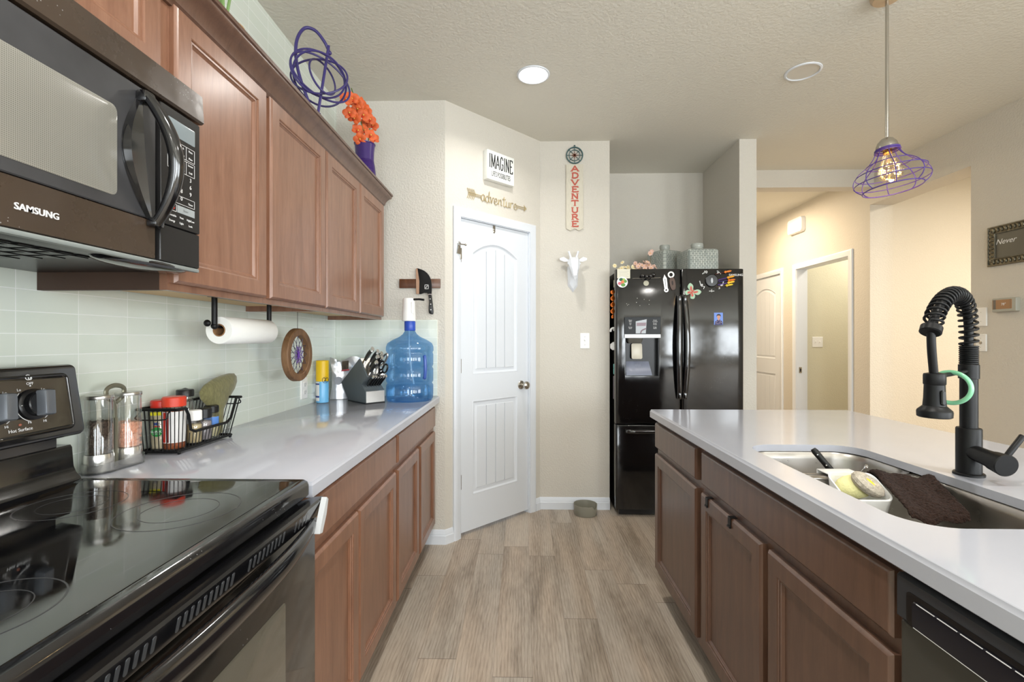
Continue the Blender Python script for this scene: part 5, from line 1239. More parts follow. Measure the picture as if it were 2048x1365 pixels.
proto = m.build('blossom', ORG, t); m = MB(); m.ell((0, -.004, .006), .006, .009, .007, 8); lp = m.build('lip', LIP, proto); m = MB(); m.ell((0, .003, .011), .0045, seg=8); co_ = m.build('core', CORE, proto)
BL = [(690, 199), (704, 199), (699, 228), (721, 208), (708, 237), (716, 219), (739, 240), (727, 262), (720, 279), (747, 279), (733, 244), (745, 252), (714, 262), (731, 222), (726, 232), (712, 205), (740, 272)]
_th = math.atan(21 / 933)
rnd = random.Random(11)
for k, (bx_, by_) in enumerate(BL):
    X = -.872 + rnd.uniform(-.03, .045); r_ = math.tan(math.atan((bx_ - 1024) / 933) - _th); Y = X / r_; dd = Y * math.cos(_th) - X * math.sin(_th); Z = 1.26 + (680 - by_) * dd / 933
    o = proto if k == 0 else copy_tree(proto, t)
    nd = Vector((-X * .9 + rnd.uniform(-.5, .5), -Y * .45 + rnd.uniform(-.5, .5), -.35 + rnd.uniform(-.5, .3))).normalized()
    o.location = Vector((X, Y, Z)) - Vector(t.location); o.rotation_euler = (nd.to_track_quat('Z', 'Y').to_matrix() @ Matrix.Rotation(rnd.uniform(-.6, .6), 3, 'Z')).to_euler()
for ch in (proto, lp, co_):
    pass
jx2, jy2 = -.930, 1.432; t = thing('glass_planter', 'round glass jar with a woven tan rim on the wall cabinets', 'jar', (jx2, jy2, CT))
m = MB().lathe([(.030, .001), (.040, .004), (.054, .035), (.058, .062), (.056, .085)], (jx2, jy2, CT), 32, cap1=False); m.build('jar', CLEAR, t)
m = MB()
for k in range(4): m.ring((jx2, jy2, CT + .074 + k * .0075), .0585 - .001 * k, .0048, I4, 36, 6)
m.build('woven_rim', mat('jute', S(196, 150, 92), .85, bump=.5, bs=120), t)
m = MB().ell((jx2, jy2, CT + .024), .036, .036, .018, 14); m.build('pebbles', mat('dark_pebbles', S(84, 86, 84), .6, var=.4, vs=60), t)
m = MB()
for a in range(5): m.tube(cr([(jx2, jy2, CT + .03), (jx2 + .006 * math.cos(a * 1.3), jy2 + .006 * math.sin(a * 1.3), CT + .11), (jx2 + .02 * math.cos(a * 1.3), jy2 + .02 * math.sin(a * 1.3), CT + .19)], 4), .0045, 6)
m.build('plant_stem', mat('bright_green_stem', S(122, 154, 92), .5), t)

# ---------------------------------------------------------------- on and around the refrigerator
FT = 1.7625
wv, nt, b = nodes('woven_grey_ceramic'); b.inputs['Roughness'].default_value = .22
vv = coords(nt); br = N(nt, 'ShaderNodeTexBrick', offset=.5); br.inputs['Scale'].default_value = 1
sxn = N(nt, 'ShaderNodeSeparateXYZ'); nt.links.new(vv, sxn.inputs[0]); ad = N(nt, 'ShaderNodeMath', operation='ADD'); nt.links.new(sxn.outputs[0], ad.inputs[0]); nt.links.new(sxn.outputs[1], ad.inputs[1])
cb = N(nt, 'ShaderNodeCombineXYZ'); nt.links.new(sxn.outputs[2], cb.inputs[0]); nt.links.new(ad.outputs[0], cb.inputs[1]); nt.links.new(cb.outputs[0], br.inputs['Vector'])
for k, v in (('Mortar Size', .0022), ('Mortar Smooth', .8), ('Brick Width', .030), ('Row Height', .013)): br.inputs[k].default_value = v
br.inputs['Color1'].default_value = S(200, 204, 196); br.inputs['Color2'].default_value = S(172, 179, 173); br.inputs['Mortar'].default_value = S(134, 142, 138)
nt.links.new(br.outputs[0], b.inputs['Base Color']); iv = N(nt, 'ShaderNodeMath', operation='SUBTRACT'); iv.inputs[0].default_value = 1; nt.links.new(br.outputs['Fac'], iv.inputs[1])
bp = N(nt, 'ShaderNodeBump', Strength=.8, Distance=.006); nt.links.new(iv.outputs[0], bp.inputs['Height']); nt.links.new(bp.outputs[0], b.inputs['Normal'])
LIDG = mat('grey_glaze', S(172, 175, 168), .2)
def gjar(label, x, y, s, h, rot, z=FT):
    t = thing('ceramic_jar', label, 'jar', (x, y, z), 'woven jars on the refrigerator', rot=(0, 0, math.radians(rot)), local=True)
    m = MB().slab(I4, s, s, .022, ((.006, .0), (.001, .005), (0, .02), (0, h - .02), (.004, h - .008), (.014, h), (s * .30, h + .012), (s * .34, h + .016)), seg=6); m.build('body', wv, t)
    m = MB().lathe([(s * .19, h + .010), (s * .18, h + .022), (s * .185, h + .024), (s * .195, h + .028), (s * .195, h + .050), (s * .18, h + .056), (.002, h + .058)], seg=32); m.build('lid', LIDG, t)
gjar('grey woven ceramic jar standing further back on the refrigerator, beside the flowers', 1.165, 3.850, .205, .215, 28)
gjar('grey woven ceramic jar with a flat front nearer the refrigerator door', 1.335, 3.600, .235, .175, 4)
# garland
t = thing('flower_garland', 'pale cream and pink artificial flowers lying along the top of the refrigerator', 'flowers', (.85, 3.5, FT))
MB().tube(cr([(.69, 3.50, FT + .006), (.78, 3.49, FT + .008), (.88, 3.50, FT + .010), (.97, 3.50, FT + .010)], 5), .004, 6).tube(cr([(.93, 3.50, FT + .01), (.96, 3.52, FT + .08), (.962, 3.53, FT + .15)], 4), .0018, 5).build('stem', mat('dry_stem', S(120, 108, 76), .7), t)
CREAM = mat('cream_petal', S(240, 228, 190), .6); PINK = mat('pink_petal', S(226, 190, 176), .6)
OFF[t.name] = Vector()
m = MB()
for k in range(6): petalsheet(m, .017, .008, k * math.pi / 3, .9)
pc = m.build('cream_blossom', CREAM, t); m = MB(); m.ell((0, 0, .004), .004, seg=6); m.build('core', CORE, pc)
m = MB()
for k in range(6): petalsheet(m, .019, .009, k * math.pi / 3, 1.3)
pp_ = m.build('pink_blossom', PINK, t); m = MB(); m.ell((0, 0, .005), .004, seg=6); m.build('core', CORE, pp_)
rnd = random.Random(21); nc = npk = 0
spots = [(.684, .045, 0), (.735, .028, 0), (.745, .072, 0), (.76, .038, 0), (.775, .022, 0), (.79, .040, 0), (.80, .020, 0), (.815, .036, 0), (.72, .018, 0), (.83, .018, 0), (.83, .045, 1), (.842, .066, 1), (.856, .040, 1), (.872, .03, 1), (.888, .05, 1), (.90, .066, 1), (.915, .045, 1), (.905, .024, 1), (.925, .070, 1), (.94, .050, 1), (.95, .028, 1), (.958, .148, 1), (.948, .140, 1), (.966, .156, 1), (.93, .03, 1), (.875, .055, 1), (.97, .04, 1), (.98, .03, 1)]
for x, z, c in spots:
    src = pp_ if c else pc
    if (npk if c else nc) == 0: o = src
    else: o = copy_tree(src, t)
    if c: npk += 1
    else: nc += 1
    o.location = Vector((x, 3.49 + rnd.uniform(-.02, .03), FT + z)) - Vector(t.location)
    o.rotation_euler = (math.radians(70) + rnd.uniform(-.7, .5), rnd.uniform(-.7, .7), rnd.uniform(-.7, .7))
# magnets: the doors bow outward, so each sits at the door's own depth
def fy(x): return 3.318 + .010 * ((x - 1.112) / .45) ** 2
def fm_(x, z, w=0): return FR((x, fy(x) - w, z), (1, 0, 0), (0, 0, 1))
f = fm_(.7185, 1.728); m = MB(); m.box(-.047, .047, -.033, .033, .0006, .0016, fr=f); m.mi = 1
for k in range(5): m.box(-.036, .034 - .01 * (k % 2), .018 - k * .010, .0195 - k * .010, .0016, .0019, fr=f)
tag(m.build('note_card', [mat('card_cream', S(222, 218, 200), .7), GINK], loc=f.translation), 'pale note card with lines of writing at the top left of the refrigerator door', 'note card')
f = fm_(.707, 1.668, .002); m = MB(); m.lathe([(.038, .0008), (.0385, .0025), (.037, .004), (.002, .0042)], fr=f, seg=32); m.mi = 1
for a, r, mi in ((.3, .014, 1), (2.0, .015, 2), (3.6, .014, 3), (5.0, .016, 1), (1.1, .012, 4)): m.mi = mi; m.ell((.02 * math.cos(a), .020 * math.sin(a), .0042), r, r * .8, .0012, 12, f)
m.mi = 5; m.ell((.002, .002, .0045), .012, .012, .0025, 12, f)
tag(m.build('round_magnet', [PLAST, mat('leaf_green', S(96, 150, 70), .5), mat('dark_green', S(44, 92, 56), .5), mat('berry_pink', S(206, 110, 126), .5), mat('lime', S(160, 190, 90), .5), mat('apricot', S(226, 130, 80), .4)], loc=f.translation), 'round magnet with a painted green and pink fruit picture below the note card', 'magnet', 'refrigerator magnets')
f = fm_(.874, 1.693); m = MB(); m.cyl(f @ Vector((-.098, 0, .003)), f @ Vector((.100, .006, .003)), .0022, seg=8)
tag(m.build('stick_magnet', NICKEL, loc=f.translation), 'thin metal stick lying across the door under the row of black ball magnets', 'magnet', 'refrigerator magnets')
for k, (x, z) in enumerate(((.846, 1.712), (.874, 1.706), (.902, 1.709), (.922, 1.718))):
    f = fm_(x, z); m = MB().ell((0, 0, .0155), .015, seg=16, fr=f)
    tag(m.build('ball_magnet', BLK, loc=f.translation), ('leftmost black ball magnet of the row at the door top', 'second black ball magnet from the left, above the coin', 'third black ball magnet from the left in the row', 'rightmost black ball magnet of the row')[k], 'magnet', 'refrigerator magnets')
f = fm_(.874, 1.660); m = MB().lathe([(.0185, .0006), (.019, .0015), (.019, .003), (.0165, .0034), (.002, .003)], fr=f, seg=28)
tag(m.build('coin_magnet', mat('coin_silver', S(150, 147, 130), .45, metal=.4), loc=f.translation), 'round silver coin magnet under the black ball magnets', 'magnet', 'refrigerator magnets')
f = fm_(1.008, 1.663) @ Matrix.Rotation(math.radians(7), 4, 'Z'); m = MB()
m.prism([(-.012, -.04), (.012, -.04), (.014, .03), (.006, .040), (0, .060), (-.006, .040), (-.014, .03)], .0008, .004, f, .0008); m.flatring(.007, .015, .0008, .004, f, 20, (0, -.052)); m.mi = 1; m.box(-.004, .004, -.03, .03, .004, .0045, fr=f)
tag(m.build('can_opener', [STEEL, GINK], loc=f.translation), 'flat silver can opener magnet on the left refrigerator door', 'bottle opener', 'refrigerator magnets')
f = fm_(1.055, 1.672) @ Matrix.Rotation(math.radians(6), 4, 'Z'); m = MB(); m.flatring(.013, .023, .001, .005, f, 26, (-.003, .048)); m.mi = 1
m.prism([(p.x, p.y) for p in cr([(-.012, .024, 0), (.012, .024, 0), (.021, -.01, 0), (.016, -.055, 0), (-.010, -.058, 0), (-.020, -.01, 0)], 4, True)], .001, .007, f, .0012); m.mi = 2; m.ell((0, -.012, .007), .006, .017, .0006, 12, f)
tag(m.build('bottle_opener', [PLAST, mat('brown_leather', S(96, 78, 70), .6), mat('dark_print', S(50, 40, 38), .6)], loc=f.translation), 'brown bottle opener magnet with a white ring top', 'bottle opener', 'refrigerator magnets')
f = fm_(1.194, 1.596) @ Matrix.Rotation(math.radians(-38), 4, 'Z'); m = MB()
for s in (1, -1):
    m.mi = 0; m.prism([(p.x, p.y) for p in cr([(0, .006, 0), (s * .02, .040, 0), (s * .050, .042, 0), (s * .046, .010, 0), (s * .010, 0, 0)], 4, True)], .001, .0030, f); m.prism([(p.x, p.y) for p in cr([(0, 0, 0), (s * .030, -.004, 0), (s * .040, -.028, 0), (s * .018, -.040, 0), (s * .004, -.015, 0)], 4, True)], .001, .0030, f)
    m.mi = 1; m.prism([(p.x, p.y) for p in cr([(s * .004, .006, 0), (s * .022, .028, 0), (s * .034, .026, 0), (s * .020, .004, 0)], 4, True)], .003, .0036, f); m.prism([(p.x, p.y) for p in cr([(s * .004, -.002, 0), (s * .020, -.008, 0), (s * .024, -.022, 0), (s * .012, -.024, 0)], 4, True)], .003, .0036, f)
m.mi = 1; m.ell((0, 0, .0035), .005, .026, .003, 10, f); m.mi = 2
for s in (1, -1): m.tube([f @ Vector((0, .022, .003)), f @ Vector((s * .010, .042, .003))], .0008, 5)
tag(m.build('butterfly_magnet', [mat('mint_wing', S(168, 200, 172), .5), mat('coral_wing', S(196, 92, 78), .5), INK], loc=f.translation), 'mint and red butterfly magnet over the right door handle', 'magnet', 'refrigerator magnets')
f = fm_(1.332, 1.677, .001); t = thing('clock_magnet', 'black round clock face magnet ringed with white bars and numerals', 'clock', tuple(f.translation))
m = MB(); m.lathe([(.044, .0006), (.046, .003), (.040, .008), (.003, .009)], fr=f, seg=36); m.mi = 1; m.ell((0, 0, .009), .008, .020, .002, 12, f); m.build('hub', [BLKS, mat('hub_shine', S(196, 200, 206), .15)], t)
MKG = mat('marker_grey', S(190, 192, 190), .4)
for a, tx in ((52, '10'), (128, '2'), (-165, '8'), (-15, '4'), (-90, '6')):
    an = math.radians(a); R = .082; f2 = f @ Matrix.Translation((R * math.cos(an), R * math.sin(an) * .9, 0)) @ Matrix.Rotation(an, 4, 'Z'); MB().box(-.003, .003, -.018, .018, .0006, .003, fr=f2).build('marker_bar', MKG, t)
m = MB()
for a, tx in ((56, '2'), (124, '10'), (-152, '8'), (-28, '4'), (-90, '6'), (-135, '7'), (-45, '5')):
    an = math.radians(a); f2 = f @ Matrix.Translation((.066 * math.cos(an) * (1.15 if abs(a) > 10 else 1), .072 * math.sin(an), .001)); m.text(tx, f2, .026, .001, bold=.02)
m.build('numeral', WINK, t)
for k, (x, z, ang, sc_, hc_) in enumerate(((1.414, 1.734, 12, S(70, 30, 24), S(228, 130, 50)), (1.434, 1.695, 14, S(80, 52, 130), S(236, 170, 40)), (1.440, 1.677, 8, S(60, 44, 110), S(228, 120, 40)), (1.436, 1.659, 12, S(84, 56, 140), S(240, 200, 60)), (1.424, 1.640, 10, S(90, 70, 60), S(226, 196, 60)))):
    f = fm_(x, z) @ Matrix.Rotation(math.radians(ang), 4, 'Z'); m = MB(); m.cyl(f @ Vector((-.060, 0, .0045)), f @ Vector((.020, 0, .0045)), .0035, seg=8); m.mi = 1; m.ell((.036, 0, .0075), .022, .0072, .0066, 12, f); m.ell((.014, 0, .0075), .010, .009, .0066, 10, f)
    tag(m.build('pin_magnet', [mat('pin_stick', S(88, 64, 36) if k else sc_, .5), mat('pin_head', hc_, .4)] if False else [mat('pin_stick', sc_, .5), mat('pin_head', hc_, .4)], loc=f.translation),
        ('orange and red stick magnet alone beside the brand lettering', 'top yellow and purple stick magnet of the cluster', 'orange stick magnet in the middle of the cluster', 'yellow stick magnet below the orange one', 'lowest pale yellow stick magnet of the cluster')[k], 'magnet', 'refrigerator magnets')
f = fm_(1.381, 1.408); m = MB(); m.box(-.031, .031, -.043, .043, .0006, .0020, fr=f); m.mi = 1; m.ell((.001, .013, .0021), .0115, .0135, .0005, 16, f); m.box(-.005, .007, -.010, .004, .0020, .0024, fr=f); m.mi = 2
m.prism([(p.x, p.y) for p in cr([(-.013, .014, 0), (-.012, .028, 0), (.001, .034, 0), (.014, .028, 0), (.015, .014, 0), (.010, .022, 0), (-.008, .022, 0)], 4, True)], .0024, .0029, f); m.mi = 3
m.prism([(-.027, -.042), (.029, -.042), (.025, -.018), (.008, -.006), (.001, -.014), (-.006, -.006), (-.022, -.018)], .0021, .0026, f); m.mi = 4
for x_, z_ in ((-.016, -.03), (-.004, -.034), (.008, -.030), (.018, -.026), (-.012, -.018), (.012, -.016)): m.ell((x_, z_, .0026), .0028, .0028, .0004, 8, f)
m.mi = 2
for x_ in (-.0035, .0055): m.ell((x_, .015, .0027), .0013, .0010, .0003, 6, f)
m.mi = 5; m.ell((.001, .0065, .0027), .0034, .0010, .0003, 8, f)
tag(m.build('portrait_photo', [mat('photo_blue', S(104, 140, 222), .4), mat('photo_skin', S(206, 150, 122), .5), mat('photo_hair', S(40, 28, 24), .5), mat('photo_shirt', S(58, 48, 92), .5), mat('photo_shirt_dot', S(190, 180, 200), .5), mat('photo_lip', S(150, 74, 68), .5)], loc=f.translation), 'small blue portrait photo magnet of a person in a dark patterned shirt', 'photo')
f0 = [(.812, 1.553), (.860, 1.546), (.896, 1.539), (.806, 1.524), (.894, 1.510), (.830, 1.502), (.738, 1.515), (.752, 1.510), (.743, 1.505)]
for k, (x, z) in enumerate(f0):
    f = fm_(x, z); m = MB().ell((0, 0, .0028), .0030, .0030, .0024, 8, f); tag(m.build('pearl_magnet', mat('pearl', S(206, 204, 198), .3), loc=f.translation), 'tiny pearl-white dot magnet in the loose scatter above the water dispenser', 'magnet', 'tiny pearl magnets')
# things on the refrigerator's left side
fs = lambda y, z: FR((.6735, y, z), (0, -1, 0), (0, 0, 1))
BUT = mat('orange_wing', S(224, 118, 34), .5, var=.3, vs=60)
for k in range(4):
    z = 1.590 - k * .0475; f = fs(3.432, z); m = MB()
    for s in (1, -1):
        for dz, L in ((.012, .036), (-.014, .026)):
            rings = [[f @ Vector((s * (.004 + u * L * .75), dz + (.012 if dz > 0 else -.006) * u + sg * .014 * math.sin(math.pi * (.1 + .75 * u)), .003 + u * L * .55 + t_)) for sg, t_ in ((-1, 0), (1, 0), (1, .001), (-1, .001))] for u in (0, .25, .5, .75, 1)]
            m.loft(rings)
    m.mi = 1; m.ell((0, 0, .004), .003, .020, .0035, 8, f)
    tag(m.build('butterfly_magnet', [BUT, INK], loc=f.translation), ('top orange butterfly magnet on the refrigerator side', 'second orange butterfly magnet from the top on the refrigerator side', 'third orange butterfly magnet from the top on the refrigerator side', 'lowest orange butterfly magnet on the refrigerator side')[k], 'magnet', 'orange butterfly magnets')
f = fs(3.435, 1.672); tag(MB().box(-.02, .02, -.026, .026, .0004, .0016, fr=f).build('side_note', mat('side_note_paper', S(206, 204, 178), .7), loc=f.translation), 'small pale note on the left side of the refrigerator above the butterflies', 'note card')
for z, lb in ((1.325, 'round white hook magnet on the refrigerator side just below the butterflies'), (1.215, 'pointed white clip magnet on the refrigerator side')):
    f = fs(3.430, z); m = MB()
    if z > 1.3: m.ring((0, 0, .012), .020, .0075, f @ Matrix.Rotation(math.radians(90), 4, 'Y') @ Matrix.Translation((-.01, 0, 0)), 24, 8, 0, 200); m.slab(f, .04, .02, .004, ((0, .0004), (0, .006)), cy=.01)
    else: m.loft([[f @ Vector(p) for p in q] for q in ([(-.022, .03, .0004), (.022, .03, .0004), (.018, -.03, .0004), (-.018, -.03, .0004)], [(-.02, .026, .012), (.02, .026, .012), (.012, -.030, .016), (-.012, -.030, .016)], [(-.01, .012, .030), (.01, .012, .030), (.006, -.018, .030), (-.006, -.018, .030)])])
    tag(m.build('hook_magnet', PLAST, loc=f.translation), lb, 'hook')
f = fs(3.428, 1.045); m = MB().slab(f, .020, .075, .004, ((0, .0004), (0, .006), (.002, .008))); m.mi = 1; m.ell((0, .006, .0082), .004, .005, .0008, 8, f)
tag(m.build('teal_magnet', [mat('teal_plastic', S(120, 190, 186), .4), INK], loc=f.translation), 'narrow teal magnet on the refrigerator side above the grey rod', 'magnet')
f = fs(3.430, .91); tag(MB().slab(f, .016, .17, .006, ((0, .0004), (0, .006), (.002, .009))).build('side_clip', mat('mauve_grey', S(112, 104, 114), .4), loc=f.translation), 'long grey clip on the refrigerator side below the teal magnet', 'clip')

# pet bowl
bxx, byy = .455, 3.385; t = thing('pet_bowl', 'round grey pet bowl with a notched rim on the floor by the refrigerator', 'pet bowl', (bxx, byy, 0))
m = MB(); K = 48
def zr(a): # notch on the right of the rim
    d = (a - math.radians(-40) + math.pi) % (2 * math.pi) - math.pi; return .074 - .026 * max(0, 1 - (abs(d) / .36) ** 2)
rings = []
for r, zf in ((.060, .0005), (.078, .001), (.082, .006), (.0845, 'r'), (.0815, 'r'), (.076, .020), (.02, .018)):
    rings.append([Vector((bxx + r * math.cos(2 * math.pi * k / K), byy + r * math.sin(2 * math.pi * k / K), zr(2 * math.pi * k / K) if zf == 'r' else zf)) for k in range(K)])
m.loft(rings); m.build('bowl', mat('bowl_grey', S(142, 140, 128), .35), t)

# ---------------------------------------------------------------- sink
SSB = mat('satin_sink_steel', S(178, 174, 168), .27, metal=1, rvar=.2, var=.12, vs=5)
sk = thing('sink', 'undermount double bowl stainless steel sink in the island', 'sink', (.9, 1.2, .87))
def bowl(y0, y1, zb):
    m = MB(); cx, cy = (SX0 + SX1) / 2, (y0 + y1) / 2; W0, H0 = SX1 - SX0 + .012, y1 - y0
    prof = [(-.012, .8925), (-.012, .8905), (.0, .8905), (.004, .886), (.007, .87), (.016, zb + .04), (.028, zb + .012), (.05, zb + .002), (.09, zb)]
    rings = [[Vector((x, y, z)) for x, y in rrect(W0 - 2 * i, H0 - 2 * i, max(.075 - i * .3, .02), 8, cx, cy)] for i, z in prof]
    inn = [[Vector((x, y, z - .0015)) for x, y in rrect(W0 - 2 * i + .003, H0 - 2 * i + .003, max(.075 - i * .3, .02), 8, cx, cy)] for i, z in prof[2:]]
    m.loft(rings + inn[::-1][:0], cap0=False, cap1=True)
    return m, cx, cy
for y0, y1, zb in ((.878, 1.278, .70), (1.306, 1.554, .735)):
    m, cx, cy = bowl(y0, y1, zb); o = m.build('bowl', SSB, sk)
    m = MB().lathe([(.040, .0002), (.041, .002), (.034, .003), (.030, .001), (.002, .0005)], (cx, cy, zb), 30); m.build('drain', CHROME, o)
MB().box(SX0 - .004, SX1 + .004, 1.268, 1.316, .884, .8895, .002).build('bowl_divider', SSB, sk)
# knife and spoon standing in the far bowl
t = thing('paring_knife', 'black handled riveted knife standing in the far sink bowl', 'knife', (.87, 1.42, .74)); t_ = t
a, bq = Vector((.862, 1.405, .936)), Vector((.905, 1.372, .868)); dq = (bq - a).normalized(); upv = dq.cross(Vector((.6, .8, 0))).normalized()
m = MB(); m.tube([a, a.lerp(bq, .1), a.lerp(bq, .5), a.lerp(bq, .9), bq], [.007, .0095, .0088, .0095, .0085], 12, up=tuple(upv), flat=.62); m.mi = 1
nq = dq.cross(upv)
for u in (.22, .62):
    for s in (1, -1): m.ell(tuple(a.lerp(bq, u) + nq * (s * .0056)), .0026, seg=8)
m.build('handle', [BLKP, CHROME], t)
e = bq + dq * .15; m = MB(); m.loft([[q + upv * w + nq * n_ for w, n_ in ((wd, .0008), (-wd * .7, .0008), (-wd * .7, -.0008), (wd, -.0008))] for q, wd in ((bq - dq * .004, .009), (bq + dq * .08, .009), (e, .002))]); m.build('blade', STEEL, t)
m = MB(); pts = cr([(1.03, 1.50, .742), (1.00, 1.44, .80), (.975, 1.37, .872), (.969, 1.345, .896), (.974, 1.338, .905)], 5); m.tube(pts, [.003] * (len(pts) - 6) + [.005, .008, .0095, .009, .006, .003], 10, up=(.6, .3, .6), flat=.35)
tag(m.build('spoon', CHROME, loc=(1.0, 1.44, .742)), 'metal spoon leaning in the far sink bowl behind the brown cloth', 'spoon')
# caddy with brush and sponge
t = thing('sponge_caddy', 'white plastic sponge caddy hung over the sink divider', 'sponge caddy', (.86, 1.22, .80))
m = MB(); cx, cy = .868, 1.222
def cad(i, z, cut=0): return [Vector((x, y, z - cut * max(0, (1.262 - y)) * .55)) for x, y in rrect(.122 - 2 * i, .088 - 2 * i, .022, 6, cx, cy)]
m.loft([cad(.020, .785), cad(.012, .790), cad(.004, .84), cad(0, .905, 1.0), cad(.003, .906, 1.0), cad(.008, .84), cad(.018, .796)]); m.box(cx - .045, cx + .045, 1.262, 1.325, .896, .899, .001); m.box(cx - .045, cx + .045, 1.3225, 1.3255, .868, .899, .001); m.build('holder', PLAST, t)
m = MB().ell((.858, 1.226, .880), .048, .026, .030, 18)
tag(m.build('yellow_sponge', mat('yellow_sponge', S(232, 226, 164), .9, bump=.5, bs=160), loc=(.858, 1.232, .85)), 'pale yellow sponge in the white sink caddy', 'sponge')
m = MB(); rnd = random.Random(4); rings = []
fs_ = FR((.880, 1.212, .889), Vector((.80, .45, -.25)), Vector((-.45, .55, .70)))
m.lathe([(.003, -.010), (.030, -.009), (.036, -.002), (.036, .006), (.030, .012), (.018, .014), (.012, .008), (.003, .006)], fr=fs_ @ Matrix.Diagonal((1.30, 1.0, 1.2, 1)), seg=30)
sp_ = m.build('scrub_pad', mat('grey_scrubber', S(186, 176, 160), .95, spec=.1, var=.25, vs=120, bump=1.0, bs=260), loc=(.884, 1.208, .86)); tag(sp_, 'round grey scrub pad with a yellow hub in the white sink caddy', 'scrubber')
m = MB().ell((0, 0, .010), .010, .014, .005, 10, fs_); m.build('hub', mat('yellow_hub', S(232, 200, 50), .5), sp_)
# brown cloth over the divider
m = MB(); NU, NV = 18, 30; path = cr([(1.318, .872, 0), (1.312, .892, 0), (1.292, .902, 0), (1.270, .902, 0), (1.240, .893, 0), (1.205, .884, 0), (1.165, .872, 0), (1.125, .858, 0), (1.105, .848, 0)], 4)
grid = []
for j, p in enumerate(path):
    v = j / (len(path) - 1); row = []
    for i in range(NU + 1):
        u = i / NU; x0, x1 = .952 + (.902 - .952) * max(0, (v - .25)) / .75, 1.066 + (1.022 - 1.066) * max(0, (v - .35)) / .65
        fold = .006 * math.sin(u * 7 + v * 2) * (1 - .4 * v) + .004 * math.sin(u * 13 + 1)
        row.append(Vector((x0 + (x1 + .006 - x0) * u, p.x + fold * .7 - .055 * u * (1 - .75 * v), p.y + fold - .006 * (u * 2 - 1) ** 2 * (1 - v))))
    grid.append(row)
R_ = len(grid); vs = [p for r in grid for p in r] + [p - Vector((0, .004, .010)) for r in grid for p in r]; o_ = R_ * (NU + 1); fs2 = []
for j in range(R_ - 1):
    for i in range(NU):
        a = j * (NU + 1) + i; q = (a, a + 1, a + NU + 2, a + NU + 1); fs2.append(q); fs2.append(tuple(o_ + k for k in q[::-1]))
for j in range(R_ - 1):
    for i in (0, NU): a = j * (NU + 1) + i; fs2.append((a, a + NU + 1, o_ + a + NU + 1, o_ + a))
for i in range(NU):
    for j in (0, R_ - 1): a = j * (NU + 1) + i; fs2.append((a, a + 1, o_ + a + 1, o_ + a))
m.add(vs, fs2); t = m.build('dish_cloth', mat('brown_terry', S(48, 35, 30), 1.0, var=.5, vs=220, bump=1.0, bs=330, sheen=.05, spec=.1), loc=(1.0, 1.2, .87)); tag(t, 'dark brown terry cloth draped over the sink divider', 'dish cloth')
sd_ = t.modifiers.new('s', 'SUBSURF'); sd_.levels = 1; sd_.render_levels = 2
tx = bpy.data.textures.new('terry', 'CLOUDS'); tx.noise_scale = .006; dm_ = t.modifiers.new('d', 'DISPLACE'); dm_.texture = tx; dm_.strength = .006; dm_.mid_level = .5

# ---------------------------------------------------------------- faucet
fx_, fy_ = 1.142, 1.220; D = Vector((-.843, -.538, 0)); FB = Vector((fx_, fy_, 0))
t = thing('kitchen_faucet', 'matte black spring pull-down kitchen faucet on the island', 'faucet', (fx_, fy_, .914))
def fp(s, z, side=0): return FB + D * s + Vector((0, 0, z)) + Vector((-.538, .843, 0)) * side
MB().slab(FR((fx_, fy_, .9142), (.843, .538, 0), (-.538, .843, 0)), .064, .062, .030, ((0, 0), (0, .005), (.002, .007))).build('base_plate', BLKM, t)
m = MB(); m.lathe([(.0255, .92), (.0255, 1.032), (.024, 1.035), (.0185, 1.0355)], (fx_, fy_, 0), 36); m.build('body', BLKM, t)
m = MB(); m.lathe([(.0178, 1.034), (.0178, 1.160), (.0205, 1.161), (.0205, 1.196), (.0185, 1.198)], (fx_, fy_, 0), 32)
for k in range(9): m.lathe([(.0170, 1.198 + k * .0052), (.0192, 1.1995 + k * .0052), (.0192, 1.2015 + k * .0052), (.0170, 1.2032 + k * .0052)], (fx_, fy_, 0), 28, cap0=False, cap1=False)
m.build('pole', BLKM, t)
arc = cr([fp(0, 1.19), fp(0, 1.247), fp(.002, 1.295), fp(.018, 1.340), (fp(.056, 1.366)), fp(.112, 1.371), fp(.172, 1.354), fp(.218, 1.324), fp(.240, 1.294)], 10)
MB().tube(arc, .0095, 12).build('hose', BLKM, t)
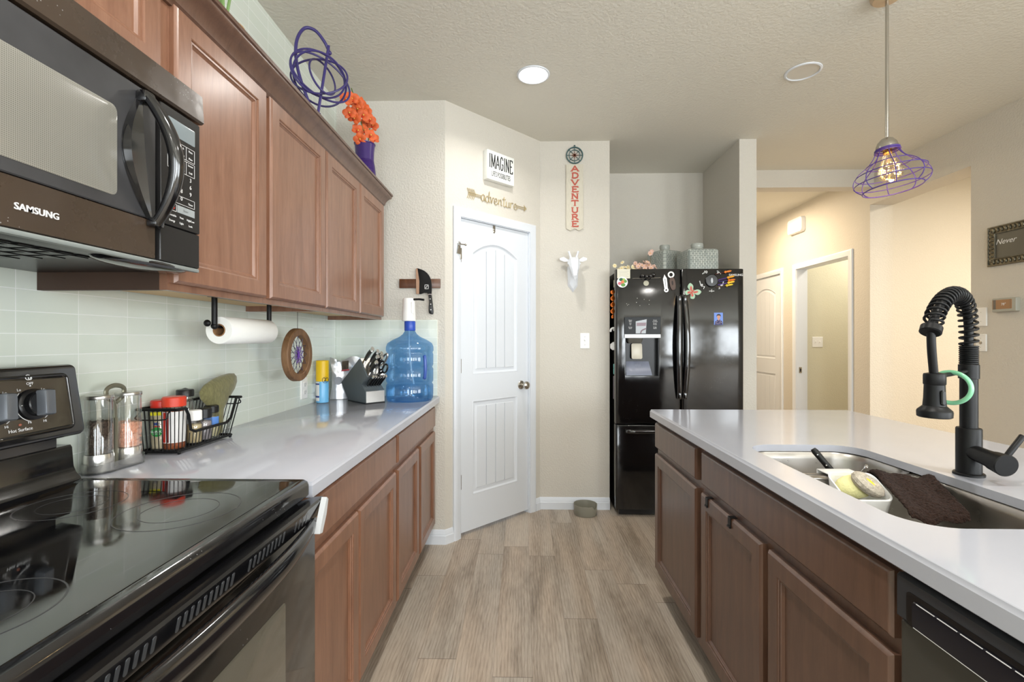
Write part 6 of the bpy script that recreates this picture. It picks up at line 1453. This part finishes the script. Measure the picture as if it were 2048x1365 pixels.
# spring
m = MB(); Ls = [0]
for a, b in zip(arc, arc[1:]): Ls.append(Ls[-1] + (b - a).length)
tot = Ls[-1]; pts = []; turns = 23; s0 = .055; side = Vector((-.538, .843, 0)); nn = turns * 16
for k in range(nn + 1):
    s = s0 + (tot - s0 - .004) * k / nn; j = max(i for i in range(len(Ls)) if Ls[i] <= s + 1e-9); j = min(j, len(arc) - 2)
    u = (s - Ls[j]) / (Ls[j + 1] - Ls[j]); p = arc[j].lerp(arc[j + 1], u); tg = (arc[j + 1] - arc[j]).normalized(); n1 = side.cross(tg).normalized()
    q = 2 * math.pi * k / 16; pts.append(p + (n1 * math.cos(q) + side * math.sin(q)) * .0172)
m.tube(pts, .0030, 8); m.build('spring', BLKM, t, angle=75)
ec = fp(.243, 1.292); ax = (arc[-1] - arc[-2]).normalized()
MB().tube([ec - ax * -.002, ec + ax * .004, ec + ax * .018, ec + ax * .020], [.017, .0205, .0205, .018], 24).build('spring_collar', BLKM, t)
MB().tube(cr([ec + ax * .01, fp(.246, 1.245), fp(.238, 1.205), fp(.230, 1.172)], 6), .0085, 12).build('lower_hose', BLKM, t)
wx = FB + D * .228; m = MB(); m.lathe([(.0085, 1.185), (.0195, 1.182), (.0205, 1.178), (.0205, 1.158), (.0190, 1.156), (.0200, 1.125), (.0215, 1.108), (.0315, 1.098), (.0325, 1.094), (.0320, 1.083), (.029, 1.081), (.004, 1.082)], (wx.x, wx.y, 0), 36)
m.build('spray_head', BLKM, t)
fw_ = FR((wx.x, wx.y - .0195, 1.128), (1, 0, 0), (0, 0, 1)); MB().slab(fw_, .010, .034, .005, ((0, -.004), (0, .004), (.002, .006))).build('spray_toggle', BLKP, t)
m = MB(); m.cyl(fp(.012, 1.180), fp(.212, 1.174), .0050, seg=14); m.build('holder_arm', BLKM, t)
# side valve with lever
vd = Vector((-.10, -.99, -.12)).normalized(); v0 = Vector((fx_ - .002, fy_ - .012, .976))
m = MB(); m.tube([v0, v0 + vd * .035, v0 + vd * .060, v0 + vd * .062, v0 + vd * .092, v0 + vd * .094], [.019, .0195, .0215, .0235, .0265, .0245], 30); m.build('valve', BLKM, t)
l0 = v0 + vd * .070 + Vector((.020, 0, .012)); MB().tube([l0, l0 + Vector((.030, -.008, .052)), l0 + Vector((.031, -.0082, .0535))], [.0065, .0068, .0055], 14).build('lever', BLKM, t)
# jade bangle hung on the faucet's arm
ctr = fp(.128, 1.180 - .0355); fj = FR(ctr, Vector((-.538, .843, 0)), (0, 0, 1))
tag(MB().ring((0, 0, 0), .0372, .0052, fj, 56, 12).build('jade_bangle', mat('jade_green', S(122, 186, 146), .2, var=.25, vs=14, coat=.5), loc=ctr), 'pale green jade bangle hanging on the faucet arm', 'bangle')
